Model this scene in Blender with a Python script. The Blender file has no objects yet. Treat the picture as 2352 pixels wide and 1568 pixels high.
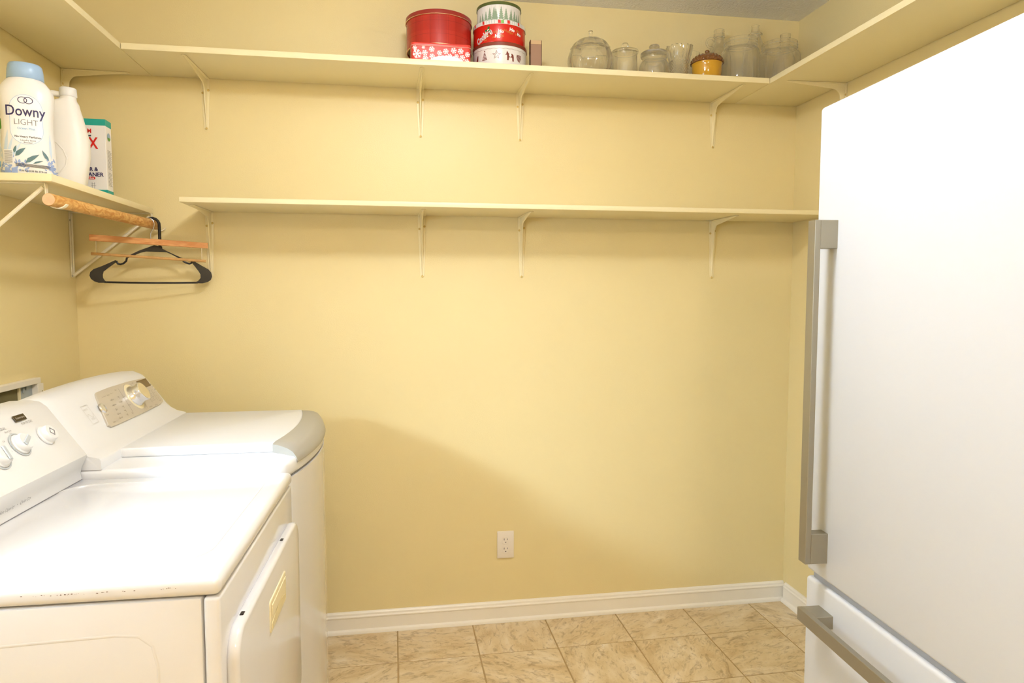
import bpy, bmesh, math, random
from mathutils import Vector, Matrix
random.seed(4)
S = bpy.context.scene
COL = S.collection
PI = math.pi
R = math.radians

# ------------------------------------------------------------------ camera
CAM = Vector((1.1758, -2.7267, 1.3601))
YAW, PITCH, F_PX = 0.16114, -0.07001, 1563.17
fwd = Vector((math.sin(YAW) * math.cos(PITCH), math.cos(YAW) * math.cos(PITCH), math.sin(PITCH)))
rgt = Vector((math.cos(YAW), -math.sin(YAW), 0))
upv = rgt.cross(fwd)
cd = bpy.data.cameras.new('camera')
cam = bpy.data.objects.new('camera', cd)
COL.objects.link(cam)
cd.sensor_fit = 'HORIZONTAL'
cd.sensor_width = 36.0
cd.lens = 36.0 * F_PX / 2352.0
cd.clip_start = 0.02
M = Matrix((rgt, upv, -fwd)).transposed().to_4x4()
M.translation = CAM
cam.matrix_world = M
S.camera = cam

# ------------------------------------------------------------------ world, daylight, exposure
W = bpy.data.worlds.new('World')
S.world = W
W.use_nodes = True
W.node_tree.nodes['Background'].inputs[0].default_value = (0.52, 0.74, 1.0, 1)
W.node_tree.nodes['Background'].inputs[1].default_value = 11.0
S.view_settings.view_transform = 'Standard'
S.view_settings.look = 'None'
S.view_settings.gamma = 1.0
S.view_settings.use_curve_mapping = False
S.view_settings.exposure = 0.66
S.cycles.max_bounces = 24
S.cycles.transmission_bounces = 24
S.cycles.transparent_max_bounces = 32
LAMP_STRENGTH = 64.0
FILL_LAMP_STRENGTH = 102.0
WINDOW_W = 2.2
dl = bpy.data.lights.new('daylight', 'AREA')
dl.shape = 'RECTANGLE'
dl.size, dl.size_y = 0.30, 0.12
dl.energy = WINDOW_W
dl.color = (0.62, 0.80, 1.0)
dl.spread = R(50)
dlo = bpy.data.objects.new('daylight', dl)
COL.objects.link(dlo)
dlo.location = (-0.16, -1.98, 1.455)
dlo.rotation_euler = (Vector((1.75, 0, 0.62)) - dlo.location).to_track_quat('-Z', 'Y').to_euler()

# ------------------------------------------------------------------ materials
def lin(c):
    c = c / 255.0
    return c / 12.92 if c <= 0.04045 else ((c + 0.055) / 1.055) ** 2.4
def rgb(r, g, b): return (lin(r), lin(g), lin(b), 1.0)

def mat(name, col, rough=0.5, metal=0.0, bump=0.0, bscale=200.0, spec=0.5, coat=0.0, var=0.0, vscale=8.0,
        trans=0.0, ior=1.45, emit=None, estr=0.0, alpha=1.0, sss=0.0, detail=3.0, bdist=0.001):
    m = bpy.data.materials.new(name)
    m.use_nodes = True
    nt = m.node_tree
    b = nt.nodes['Principled BSDF']
    b.inputs['Base Color'].default_value = col
    b.inputs['Roughness'].default_value = rough
    b.inputs['Metallic'].default_value = metal
    b.inputs['Specular IOR Level'].default_value = spec
    b.inputs['IOR'].default_value = ior
    b.inputs['Coat Weight'].default_value = coat
    b.inputs['Coat Roughness'].default_value = 0.08
    b.inputs['Transmission Weight'].default_value = trans
    b.inputs['Alpha'].default_value = alpha
    if sss:
        b.inputs['Subsurface Weight'].default_value = sss
        b.inputs['Subsurface Radius'].default_value = (0.01, 0.01, 0.01)
        b.inputs['Subsurface Scale'].default_value = 0.3
    if emit:
        b.inputs['Emission Color'].default_value = emit
        b.inputs['Emission Strength'].default_value = estr
    tc = nt.nodes.new('ShaderNodeTexCoord')
    if bump:
        n = nt.nodes.new('ShaderNodeTexNoise')
        n.inputs['Scale'].default_value = bscale
        n.inputs['Detail'].default_value = detail
        bp = nt.nodes.new('ShaderNodeBump')
        bp.inputs['Strength'].default_value = bump
        bp.inputs['Distance'].default_value = bdist
        nt.links.new(tc.outputs['Object'], n.inputs['Vector'])
        nt.links.new(n.outputs['Fac'], bp.inputs['Height'])
        nt.links.new(bp.outputs['Normal'], b.inputs['Normal'])
    if var:
        n2 = nt.nodes.new('ShaderNodeTexNoise')
        n2.inputs['Scale'].default_value = vscale
        n2.inputs['Detail'].default_value = 4
        mx = nt.nodes.new('ShaderNodeMix')
        mx.data_type = 'RGBA'
        mx.inputs[6].default_value = tuple(c * (1 - var) for c in col[:3]) + (1,)
        mx.inputs[7].default_value = tuple(min(1, c * (1 + var)) for c in col[:3]) + (1,)
        nt.links.new(tc.outputs['Object'], n2.inputs['Vector'])
        nt.links.new(n2.outputs['Fac'], mx.inputs[0])
        nt.links.new(mx.outputs[2], b.inputs['Base Color'])
    return m

YEL = rgb(235, 218, 165)
M_wall = mat('yellow_wall_paint', YEL, 0.42, bump=0.35, bscale=260, var=0.02, vscale=3, bdist=0.0012)
M_shelf = mat('cream_shelf_paint', rgb(241, 228, 186), 0.40, bump=0.12, bscale=90, var=0.02, vscale=6)
M_trim = mat('white_trim_paint', rgb(246, 240, 228), 0.30, var=0.03, vscale=9)
M_white = mat('white_enamel', rgb(222, 222, 224), 0.16, coat=0.5, bump=0.02, bscale=60)
M_wplas = mat('white_plastic', rgb(232, 232, 232), 0.34)
M_wtop = mat('white_washer_plastic', rgb(231, 232, 234), 0.28)
M_cream = mat('cream_plastic', rgb(240, 228, 190), 0.35)
M_fridge = mat('white_fridge_paint', rgb(214, 217, 222), 0.36, bump=0.03, bscale=140)
M_fgap = mat('grey_door_gasket', rgb(176, 182, 194), 0.5)
M_fmetal = mat('brushed_bronze_steel', rgb(160, 155, 140), 0.38, metal=0.7, bump=0.05, bscale=180)
M_steel = mat('steel', rgb(205, 205, 205), 0.25, metal=1.0)
M_galv = mat('galvanised_steel', rgb(176, 186, 192), 0.45, metal=0.2, var=0.06, vscale=20)
M_olive = mat('dark_olive_sheet', rgb(120, 112, 78), 0.6, var=0.25, vscale=6)
M_wood = mat('hanger_wood', rgb(214, 152, 84), 0.45, var=0.12, vscale=30)
M_rod = mat('closet_rod_wood', rgb(212, 160, 90), 0.5, bump=0.35, bscale=55)
def wood_grain(m, c0, c1, sc, lo=0.38, hi=0.62):
    nt = m.node_tree; b = nt.nodes['Principled BSDF']
    tc = nt.nodes.new('ShaderNodeTexCoord'); mp = nt.nodes.new('ShaderNodeMapping'); mp.inputs['Scale'].default_value = sc
    n = nt.nodes.new('ShaderNodeTexNoise'); n.inputs['Scale'].default_value = 1.0; n.inputs['Detail'].default_value = 6; n.inputs['Distortion'].default_value = 1.2
    r = nt.nodes.new('ShaderNodeValToRGB'); r.color_ramp.elements[0].position = lo; r.color_ramp.elements[1].position = hi
    r.color_ramp.elements[0].color = c0; r.color_ramp.elements[1].color = c1
    nt.links.new(tc.outputs['Object'], mp.inputs['Vector']); nt.links.new(mp.outputs[0], n.inputs['Vector'])
    nt.links.new(n.outputs['Fac'], r.inputs[0]); nt.links.new(r.outputs[0], b.inputs['Base Color'])
wood_grain(M_rod, rgb(192, 132, 62), rgb(226, 182, 112), (70, 28, 70))
wood_grain(M_wood, rgb(200, 132, 72), rgb(222, 164, 104), (14, 60, 60))
M_rodend = mat('rod_end_grain', rgb(232, 190, 150), 0.6, var=0.2, vscale=60)
M_black = mat('black_plastic', rgb(34, 32, 32), 0.32)
M_dark = mat('dark_print', rgb(60, 58, 70), 0.5)
M_navy = mat('navy_print', rgb(48, 42, 92), 0.4)
M_gprint = mat('grey_print', rgb(128, 126, 130), 0.5)
M_tprint = mat('taupe_print', rgb(140, 128, 110), 0.5)
M_panel = mat('silver_panel', rgb(206, 198, 184), 0.38, metal=0.25)
M_lidh = mat('warm_grey_plastic', rgb(166, 162, 152), 0.3)
M_lcd = mat('brown_display', rgb(112, 88, 48), 0.15)
M_chrome = mat('chrome_plastic', rgb(226, 228, 234), 0.14, metal=0.8)
M_kfill = mat('grey_knob_inlay', rgb(190, 196, 200), 0.4)
M_lblue = mat('light_blue_cap', rgb(160, 190, 224), 0.32)
M_bottle = mat('white_bottle', rgb(240, 238, 236), 0.3, sss=0.15)
M_jug = mat('white_jug_plastic', rgb(244, 240, 234), 0.36, sss=0.2)
M_sky = mat('sky_blue_print', rgb(124, 182, 222), 0.4)
M_teal = mat('teal_card', rgb(32, 164, 150), 0.45)
M_card = mat('white_card', rgb(240, 236, 232), 0.45)
M_redp = mat('red_print', rgb(214, 36, 30), 0.4)
M_green = mat('green_print', rgb(92, 158, 48), 0.45)
M_leaf = mat('slate_green_print', rgb(92, 124, 130), 0.45)
M_lav = mat('lavender_blue_print', rgb(150, 170, 214), 0.45, var=0.3, vscale=60)
M_pale = mat('pale_blue_print', rgb(206, 222, 238), 0.45)
M_whitep = mat('white_print', rgb(250, 248, 246), 0.4)
M_brownp = mat('brown_print', rgb(120, 52, 40), 0.4)
M_goldp = mat('gold_print', rgb(196, 130, 50), 0.4)
M_treeg = mat('sage_green_print', rgb(140, 160, 134), 0.45)
M_hollyg = mat('holly_green_print', rgb(38, 112, 48), 0.4)
M_tinw = mat('white_tin', rgb(232, 228, 224), 0.25, var=0.03, vscale=40)
M_tinred = mat('red_tin', rgb(206, 34, 22), 0.22)
M_tinred2 = mat('coral_red_tin', rgb(214, 62, 50), 0.3)
M_lidred = mat('dark_red_lid', rgb(150, 44, 34), 0.28)
M_lidbrown = mat('brown_lid', rgb(128, 56, 38), 0.3)
M_lidgreen = mat('olive_green_lid', rgb(84, 96, 46), 0.3)
M_brass = mat('brass_tin_base', rgb(120, 104, 60), 0.3, metal=0.8)
M_rim = mat('tin_rim_metal', rgb(226, 196, 150), 0.22, metal=0.9)
M_smoke = mat('smoked_brown_plastic', rgb(156, 122, 100), 0.2)
M_smoked = mat('smoked_brown_edge', rgb(92, 64, 50), 0.2)
M_smokel = mat('smoked_brown_light', rgb(200, 168, 128), 0.2)
M_glass = mat('clear_glass', (1.0, 1.0, 1.0, 1), 0.01, trans=1.0, ior=1.45)
_nt = M_glass.node_tree
_out = next(n for n in _nt.nodes if n.type == 'OUTPUT_MATERIAL'); _pb = _nt.nodes['Principled BSDF']
_tr = _nt.nodes.new('ShaderNodeBsdfTransparent'); _tr.inputs[0].default_value = (1.0, 1.0, 1.0, 1)
_ms = _nt.nodes.new('ShaderNodeMixShader'); _ms.inputs[0].default_value = 0.75
_nt.links.new(_tr.outputs[0], _ms.inputs[1]); _nt.links.new(_pb.outputs[0], _ms.inputs[2]); _nt.links.new(_ms.outputs[0], _out.inputs[0])
M_amber = mat('amber_glaze', rgb(202, 150, 26), 0.12, var=0.12, vscale=20, coat=0.6)
M_acorn = mat('brown_glaze', rgb(124, 78, 36), 0.2, var=0.35, vscale=90, coat=0.5)
M_outlet = mat('outlet_white', rgb(240, 232, 222), 0.3)
M_screw = mat('painted_screw', rgb(214, 186, 112), 0.4)
M_grout = mat('grout', rgb(176, 150, 106), 0.85, var=0.1, vscale=30, bump=0.3, bscale=200)
M_dome = mat('lamp_glass', rgb(255, 250, 240), 0.4, emit=(0.93, 0.955, 1.0, 1), estr=LAMP_STRENGTH)
M_dome_fill = mat('fill_lamp_glass', rgb(255, 246, 230), 0.4, emit=(1.0, 0.87, 0.72, 1), estr=FILL_LAMP_STRENGTH)
M_pane = bpy.data.materials.new('window_pane')
M_pane.use_nodes = True
nt = M_pane.node_tree
nt.nodes.clear()
_o = nt.nodes.new('ShaderNodeOutputMaterial'); _mx = nt.nodes.new('ShaderNodeMixShader')
_t = nt.nodes.new('ShaderNodeBsdfTransparent'); _g = nt.nodes.new('ShaderNodeBsdfGlossy')
_g.inputs['Roughness'].default_value = 0.02
_mx.inputs[0].default_value = 0.06
nt.links.new(_t.outputs[0], _mx.inputs[1]); nt.links.new(_g.outputs[0], _mx.inputs[2]); nt.links.new(_mx.outputs[0], _o.inputs[0])

def ceiling_mat():
    m = mat('popcorn_ceiling', rgb(250, 248, 244), 0.9)
    nt = m.node_tree; b = nt.nodes['Principled BSDF']
    tc = nt.nodes.new('ShaderNodeTexCoord')
    v = nt.nodes.new('ShaderNodeTexVoronoi'); v.inputs['Scale'].default_value = 110
    n = nt.nodes.new('ShaderNodeTexNoise'); n.inputs['Scale'].default_value = 70; n.inputs['Detail'].default_value = 5
    mt = nt.nodes.new('ShaderNodeMath'); mt.operation = 'SUBTRACT'
    bp = nt.nodes.new('ShaderNodeBump'); bp.inputs['Strength'].default_value = 0.6; bp.inputs['Distance'].default_value = 0.0035
    nt.links.new(tc.outputs['Object'], v.inputs['Vector']); nt.links.new(tc.outputs['Object'], n.inputs['Vector'])
    nt.links.new(n.outputs['Fac'], mt.inputs[0]); nt.links.new(v.outputs['Distance'], mt.inputs[1])
    nt.links.new(mt.outputs[0], bp.inputs['Height']); nt.links.new(bp.outputs['Normal'], b.inputs['Normal'])
    return m
M_ceil = ceiling_mat()

def tile_mat():
    m = mat('marbled_tile', rgb(208, 180, 130), 0.38)
    nt = m.node_tree; b = nt.nodes['Principled BSDF']
    oi = nt.nodes.new('ShaderNodeObjectInfo'); tc = nt.nodes.new('ShaderNodeTexCoord')
    rw = nt.nodes.new('ShaderNodeMath'); rw.operation = 'MULTIPLY'; rw.inputs[1].default_value = 57.0
    nt.links.new(oi.outputs['Random'], rw.inputs[0])
    gt = nt.nodes.new('ShaderNodeMath'); gt.operation = 'MULTIPLY'; gt.inputs[1].default_value = 3.0
    nt.links.new(oi.outputs['Random'], gt.inputs[0])
    vr = nt.nodes.new('ShaderNodeVectorRotate'); vr.rotation_type = 'Z_AXIS'
    nt.links.new(tc.outputs['Object'], vr.inputs['Vector']); nt.links.new(gt.outputs[0], vr.inputs['Angle'])
    mp = nt.nodes.new('ShaderNodeMapping'); mp.inputs['Scale'].default_value = (1.0, 2.2, 1.0)
    nt.links.new(vr.outputs[0], mp.inputs['Vector'])
    def noise(scale, detail, dist, src):
        n = nt.nodes.new('ShaderNodeTexNoise'); n.noise_dimensions = '4D'
        n.inputs['Scale'].default_value = scale; n.inputs['Detail'].default_value = detail
        n.inputs['Roughness'].default_value = 0.62; n.inputs['Distortion'].default_value = dist
        nt.links.new(src, n.inputs['Vector']); nt.links.new(rw.outputs[0], n.inputs['W'])
        return n
    n1 = noise(5.5, 6, 0.8, mp.outputs[0]); n2 = noise(16, 8, 1.6, mp.outputs[0]); n3 = noise(60, 4, 0, tc.outputs['Object'])
    r1 = nt.nodes.new('ShaderNodeValToRGB')
    for e, (p, c) in zip([r1.color_ramp.elements[0], r1.color_ramp.elements[1], r1.color_ramp.elements.new(0.5), r1.color_ramp.elements.new(0.62)],
                         [(0.28, rgb(196, 166, 120)), (0.75, rgb(236, 222, 194)), (0.46, rgb(218, 196, 156)), (0.6, rgb(228, 210, 178))]):
        e.position = p; e.color = c
    nt.links.new(n1.outputs['Fac'], r1.inputs[0])
    r2 = nt.nodes.new('ShaderNodeValToRGB')
    r2.color_ramp.elements[0].position = 0.34; r2.color_ramp.elements[0].color = (0.40, 0.30, 0.20, 1)
    r2.color_ramp.elements[1].position = 0.49; r2.color_ramp.elements[1].color = (1, 1, 1, 1)
    nt.links.new(n2.outputs['Fac'], r2.inputs[0])
    r3 = nt.nodes.new('ShaderNodeValToRGB')
    r3.color_ramp.elements[0].position = 0.30; r3.color_ramp.elements[0].color = (0.72, 0.66, 0.55, 1)
    r3.color_ramp.elements[1].position = 0.42; r3.color_ramp.elements[1].color = (1, 1, 1, 1)
    nt.links.new(n3.outputs['Fac'], r3.inputs[0])
    def mul(a, c, f):
        x = nt.nodes.new('ShaderNodeMix'); x.data_type = 'RGBA'; x.blend_type = 'MULTIPLY'; x.inputs[0].default_value = f
        nt.links.new(a, x.inputs[6]); nt.links.new(c, x.inputs[7]); return x.outputs[2]
    c = mul(mul(r1.outputs[0], r2.outputs[0], 0.6), r3.outputs[0], 0.7)
    nt.links.new(c, b.inputs['Base Color'])
    bp = nt.nodes.new('ShaderNodeBump'); bp.inputs['Strength'].default_value = 0.25; bp.inputs['Distance'].default_value = 0.001
    nt.links.new(n2.outputs['Fac'], bp.inputs['Height']); nt.links.new(bp.outputs['Normal'], b.inputs['Normal'])
    return m
M_tile = tile_mat()

def plaid_mat():
    m = mat('red_plaid_tin', rgb(196, 50, 34), 0.24)
    nt = m.node_tree; b = nt.nodes['Principled BSDF']
    tc = nt.nodes.new('ShaderNodeTexCoord'); sp = nt.nodes.new('ShaderNodeSeparateXYZ')
    nt.links.new(tc.outputs['Object'], sp.inputs[0])
    at = nt.nodes.new('ShaderNodeMath'); at.operation = 'ARCTAN2'
    nt.links.new(sp.outputs[0], at.inputs[0]); nt.links.new(sp.outputs[1], at.inputs[1])
    def stripe(src, freq, phase, width):
        a = nt.nodes.new('ShaderNodeMath'); a.operation = 'MULTIPLY_ADD'; a.inputs[1].default_value = freq; a.inputs[2].default_value = phase
        nt.links.new(src, a.inputs[0])
        f = nt.nodes.new('ShaderNodeMath'); f.operation = 'FRACT'; nt.links.new(a.outputs[0], f.inputs[0])
        l = nt.nodes.new('ShaderNodeMath'); l.operation = 'LESS_THAN'; l.inputs[1].default_value = width; nt.links.new(f.outputs[0], l.inputs[0])
        return l.outputs[0]
    col = None
    prev = rgb(182, 48, 34)
    for src, fr, ph, wd, c, k in ((at.outputs[0], 2.0, 0.1, 0.5, rgb(160, 34, 24), 0.42), (sp.outputs[2], 11.0, 0.45, 0.5, rgb(160, 34, 24), 0.42),
                                  (at.outputs[0], 4.0, 0.35, 0.03, rgb(70, 20, 16), 0.45), (sp.outputs[2], 22.0, 0.2, 0.03, rgb(70, 20, 16), 0.4)):
        s = stripe(src, fr, ph, wd)
        mm = nt.nodes.new('ShaderNodeMath'); mm.operation = 'MULTIPLY'; mm.inputs[1].default_value = k; nt.links.new(s, mm.inputs[0])
        x = nt.nodes.new('ShaderNodeMix'); x.data_type = 'RGBA'; nt.links.new(mm.outputs[0], x.inputs[0])
        if col is None: x.inputs[6].default_value = prev
        else: nt.links.new(col, x.inputs[6])
        x.inputs[7].default_value = c
        col = x.outputs[2]
    nt.links.new(col, b.inputs['Base Color'])
    return m
M_plaid = plaid_mat()

# ------------------------------------------------------------------ mesh helpers
def mesh_of(name, bm, smooth=0):
    bmesh.ops.recalc_face_normals(bm, faces=bm.faces[:])
    me = bpy.data.meshes.new(name)
    bm.to_mesh(me); bm.free()
    if smooth:
        me.polygons.foreach_set('use_smooth', [True] * len(me.polygons))
        me.set_sharp_from_angle(angle=R(smooth))
    return me
def obj(name, bm, m, parent=None, smooth=35, world=False):
    """world=True: the vertices are in room coordinates; they are moved into the (unrotated) thing's own frame"""
    me = bm if isinstance(bm, bpy.types.Mesh) else mesh_of(name, bm, smooth)
    if m and not me.materials: me.materials.append(m)
    o = bpy.data.objects.new(name, me)
    COL.objects.link(o)
    if parent:
        o.parent = parent
        if world:
            r = parent
            while r.parent: r = r.parent
            me.transform(Matrix.Translation(-Vector(r.location)))
    return o
def tag(o, label=None, cat=None, group=None, kind=None):
    if label: o['label'] = label
    if cat: o['category'] = cat
    if group: o['group'] = group
    if kind: o['kind'] = kind
    return o
def thing(name, label, cat, loc=(0, 0, 0), rotz=0, group=None):
    o = bpy.data.objects.new(name, None)
    o.empty_display_size = 0.05
    COL.objects.link(o)
    o.location = loc; o.rotation_euler = (0, 0, rotz)
    return tag(o, label, cat, group)
def nb(): return bmesh.new()
def bx(bm, x0, x1, y0, y1, z0, z1, bev=0.0, seg=2, edges=None):
    r = bmesh.ops.create_cube(bm, size=1.0)
    for v in r['verts']:
        v.co = Vector(((x0 + x1) / 2 + v.co.x * (x1 - x0), (y0 + y1) / 2 + v.co.y * (y1 - y0), (z0 + z1) / 2 + v.co.z * (z1 - z0)))
    if bev:
        es = set(e for v in r['verts'] for e in v.link_edges)
        if edges == 'z': es = [e for e in es if abs(e.verts[0].co.z - e.verts[1].co.z) > 1e-6]
        bmesh.ops.bevel(bm, geom=list(es), offset=bev, segments=seg, affect='EDGES', profile=0.5)
    return bm
def prism(bm, pts, axis, a, b, bev=0.0, seg=2):
    """polygon pts (2D) extruded along axis from a to b"""
    def P(p, t):
        return {'x': (t, p[0], p[1]), 'y': (p[0], t, p[1]), 'z': (p[0], p[1], t)}[axis]
    v0 = [bm.verts.new(P(p, a)) for p in pts]; v1 = [bm.verts.new(P(p, b)) for p in pts]
    n = len(pts)
    f = [bm.faces.new(v0), bm.faces.new(v1[::-1])]
    for i in range(n): bm.faces.new((v0[i], v0[(i + 1) % n], v1[(i + 1) % n], v1[i]))
    bmesh.ops.recalc_face_normals(bm, faces=bm.faces[:])
    if bev:
        es = [e for e in f[0].edges] + [e for e in f[1].edges]
        bmesh.ops.bevel(bm, geom=es, offset=bev, segments=seg, affect='EDGES', profile=0.5)
    return bm
def lathe(bm, prof, cx=0, cy=0, n=48, mod=None, close=False, nmod=None):
    """prof [(r,z)...]; r=0 makes a pole; mod(theta,r,z)->r"""
    rings = []
    for ip, (r, z) in enumerate(prof):
        if r <= 1e-6: rings.append([bm.verts.new((cx, cy, z))])
        else:
            ring = []
            for i in range(n):
                t = 2 * PI * i / n
                rr = mod(t, r, z) if mod and (nmod is None or ip < nmod) else r
                if isinstance(rr, tuple): rr, zz = rr
                else: zz = z
                ring.append(bm.verts.new((cx + rr * math.cos(t), cy + rr * math.sin(t), zz)))
            rings.append(ring)
    pairs = list(zip(rings[:-1], rings[1:]))
    if close: pairs.append((rings[-1], rings[0]))
    for A, B in pairs:
        if len(A) == 1 and len(B) == 1: continue
        for i in range(n):
            j = (i + 1) % n
            if len(A) == 1: bm.faces.new((A[0], B[i], B[j]))
            elif len(B) == 1: bm.faces.new((A[i], B[0], A[j]))
            else: bm.faces.new((A[i], B[i], B[j], A[j]))
    return bm
def tube(bm, path, r, n=10, closed=False, flat=1.0):
    path = [Vector(p) for p in path]
    rings = []
    m = len(path)
    prev = None
    for i, p in enumerate(path):
        if closed: t = (path[(i + 1) % m] - path[i - 1]).normalized()
        else: t = (path[min(i + 1, m - 1)] - path[max(i - 1, 0)]).normalized()
        if prev is None:
            a = Vector((0, 0, 1)) if abs(t.z) < 0.9 else Vector((0, 1, 0))
            u = t.cross(a).normalized()
        else:
            u = (prev - t * prev.dot(t)).normalized()
        prev = u
        w = t.cross(u)
        rr = r[i] if isinstance(r, (list, tuple)) else r
        rings.append([bm.verts.new(p + (u * math.cos(2 * PI * k / n) * flat + w * math.sin(2 * PI * k / n)) * rr) for k in range(n)])
    for i in range(m if closed else m - 1):
        A, B = rings[i], rings[(i + 1) % m]
        for k in range(n): bm.faces.new((A[k], A[(k + 1) % n], B[(k + 1) % n], B[k]))
    if not closed:
        bm.faces.new(rings[0]); bm.faces.new(rings[-1][::-1])
    return bm
def loft(bm, secs, n=40):
    """secs: (z,cx,cy,a,b,exponent); capped superellipse sections"""
    rings = []
    for z, cx, cy, a, b, e in secs:
        ring = []
        for i in range(n):
            t = 2 * PI * i / n
            c, s = math.cos(t), math.sin(t)
            ring.append(bm.verts.new((cx + a * math.copysign(abs(c) ** (2 / e), c), cy + b * math.copysign(abs(s) ** (2 / e), s), z)))
        rings.append(ring)
    for A, B in zip(rings[:-1], rings[1:]):
        for k in range(n): bm.faces.new((A[k], A[(k + 1) % n], B[(k + 1) % n], B[k]))
    bm.faces.new(rings[0][::-1]); bm.faces.new(rings[-1])
    return bm
def arc(cx, cy, r, a0, a1, n=8):
    return [(cx + r * math.cos(R(a0 + (a1 - a0) * i / n)), cy + r * math.sin(R(a0 + (a1 - a0) * i / n))) for i in range(n + 1)]
def rrect(x0, x1, y0, y1, r, n=5):
    return arc(x1 - r, y1 - r, r, 0, 90, n) + arc(x0 + r, y1 - r, r, 90, 180, n) + arc(x0 + r, y0 + r, r, 180, 270, n) + arc(x1 - r, y0 + r, r, 270, 360, n)
def flat(polys):
    """2D polygons (list of point lists) as flat faces in the xy plane"""
    bm = nb()
    for p in polys:
        bm.faces.new([bm.verts.new((x, y, 0)) for x, y in p])
    bmesh.ops.triangulate(bm, faces=bm.faces[:])
    return bm
def text2d(txt, size, cx=0, cy=0, align='CENTER', bold=0.0, rot=0, squeeze=1.0, shear=0.0):
    cu = bpy.data.curves.new('txt', 'FONT')
    cu.body = txt; cu.size = size; cu.align_x = align; cu.align_y = 'CENTER'; cu.offset = bold; cu.shear = shear
    cu.resolution_u = 3
    o = bpy.data.objects.new('txt', cu)
    me = bpy.data.meshes.new_from_object(o)
    bm = nb(); bm.from_mesh(me)
    bpy.data.objects.remove(o); bpy.data.curves.remove(cu); bpy.data.meshes.remove(me)
    c, s = math.cos(R(rot)), math.sin(R(rot))
    for v in bm.verts:
        x, y = v.co.x * squeeze, v.co.y
        v.co = Vector((cx + x * c - y * s, cy + x * s + y * c, 0))
    bmesh.ops.triangulate(bm, faces=bm.faces[:])
    return bm
def join(bms):
    out = nb()
    for b in bms:
        me = bpy.data.meshes.new('tmp'); b.to_mesh(me); b.free(); out.from_mesh(me); bpy.data.meshes.remove(me)
    return out
def wrap(bm, fn, step=0.008):
    """cut flat print into strips and map (s,t) -> 3D with fn"""
    xs = [v.co.x for v in bm.verts]
    if step and xs:
        x = math.floor(min(xs) / step) * step + step
        while x < max(xs):
            bmesh.ops.bisect_plane(bm, geom=bm.verts[:] + bm.edges[:] + bm.faces[:], plane_co=(x, 0, 0), plane_no=(1, 0, 0), dist=1e-6)
            x += step
    for v in bm.verts: v.co = Vector(fn(v.co.x, v.co.y))
    return bm
def print_on(name, bm, fn, m, parent, step=0.008, world=False):
    bm = wrap(bm, fn, step)
    me = bpy.data.meshes.new(name); bm.to_mesh(me); bm.free()
    o = obj(name, me, m, parent, world=world)
    o['kind'] = 'stuff'
    return o
def cyl_map(cx, cy, r, z0, face=0.0):
    """s along the circumference (0 = towards angle face from -y), t height"""
    def f(s, t):
        a = -PI / 2 + face + s / r
        return (cx + (r + 0.0006) * math.cos(a), cy + (r + 0.0006) * math.sin(a), z0 + t)
    return f
def copy_tree(o, parent=None):
    c = o.copy(); COL.objects.link(c); c.parent = parent
    for ch in [x for x in bpy.data.objects if x.parent == o and x != c]: copy_tree(ch, c)
    return c

# ------------------------------------------------------------------ the room
RW, RH, RY = 2.8456, 2.5062, -4.90
def struct(name, bm, m, smooth=0):
    return tag(obj(name, bm, m, smooth=smooth), kind='structure')
struct('wall_back', bx(nb(), -0.12, RW + 0.12, 0, 0.12, 0, RH), M_wall)
struct('wall_right', bx(nb(), RW, RW + 0.12, RY, 0, 0, RH), M_wall)
struct('wall_rear', bx(nb(), -0.12, RW + 0.12, RY - 0.12, RY, 0, RH), M_wall)
WY0, WY1, WZ0, WZ1 = -2.36, -1.70, 1.28, 1.80
b = nb()
bx(b, -0.12, 0, RY, 0, 0, WZ0); bx(b, -0.12, 0, RY, 0, WZ1, RH)
bx(b, -0.12, 0, RY, WY0, WZ0, WZ1); bx(b, -0.12, 0, WY1, 0, WZ0, WZ1)
struct('wall_left', b, M_wall)
win = tag(bpy.data.objects.new('window_1', None), kind='structure')
COL.objects.link(win); win.location = (-0.06, (WY0 + WY1) / 2, WZ0)
b = nb()
for y0, y1, z0, z1 in ((WY0, WY0 + 0.03, WZ0, WZ1), (WY1 - 0.03, WY1, WZ0, WZ1), (WY0, WY1, WZ0, WZ0 + 0.03), (WY0, WY1, WZ1 - 0.03, WZ1)):
    bx(b, -0.08, -0.04, y0, y1, z0, z1)
obj('window_frame', b, M_trim, win, 0, world=True)
obj('window_pane', bx(nb(), -0.062, -0.058, WY0 + 0.025, WY1 - 0.025, WZ0 + 0.025, WZ1 - 0.025), M_pane, win, 0, world=True)
struct('ceiling', bx(nb(), -0.12, RW + 0.12, RY - 0.12, 0.12, RH, RH + 0.1), M_ceil)
floor = struct('floor', bx(nb(), -0.12, RW + 0.12, RY - 0.12, 0.12, -0.1, -0.0022), M_grout)

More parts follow.
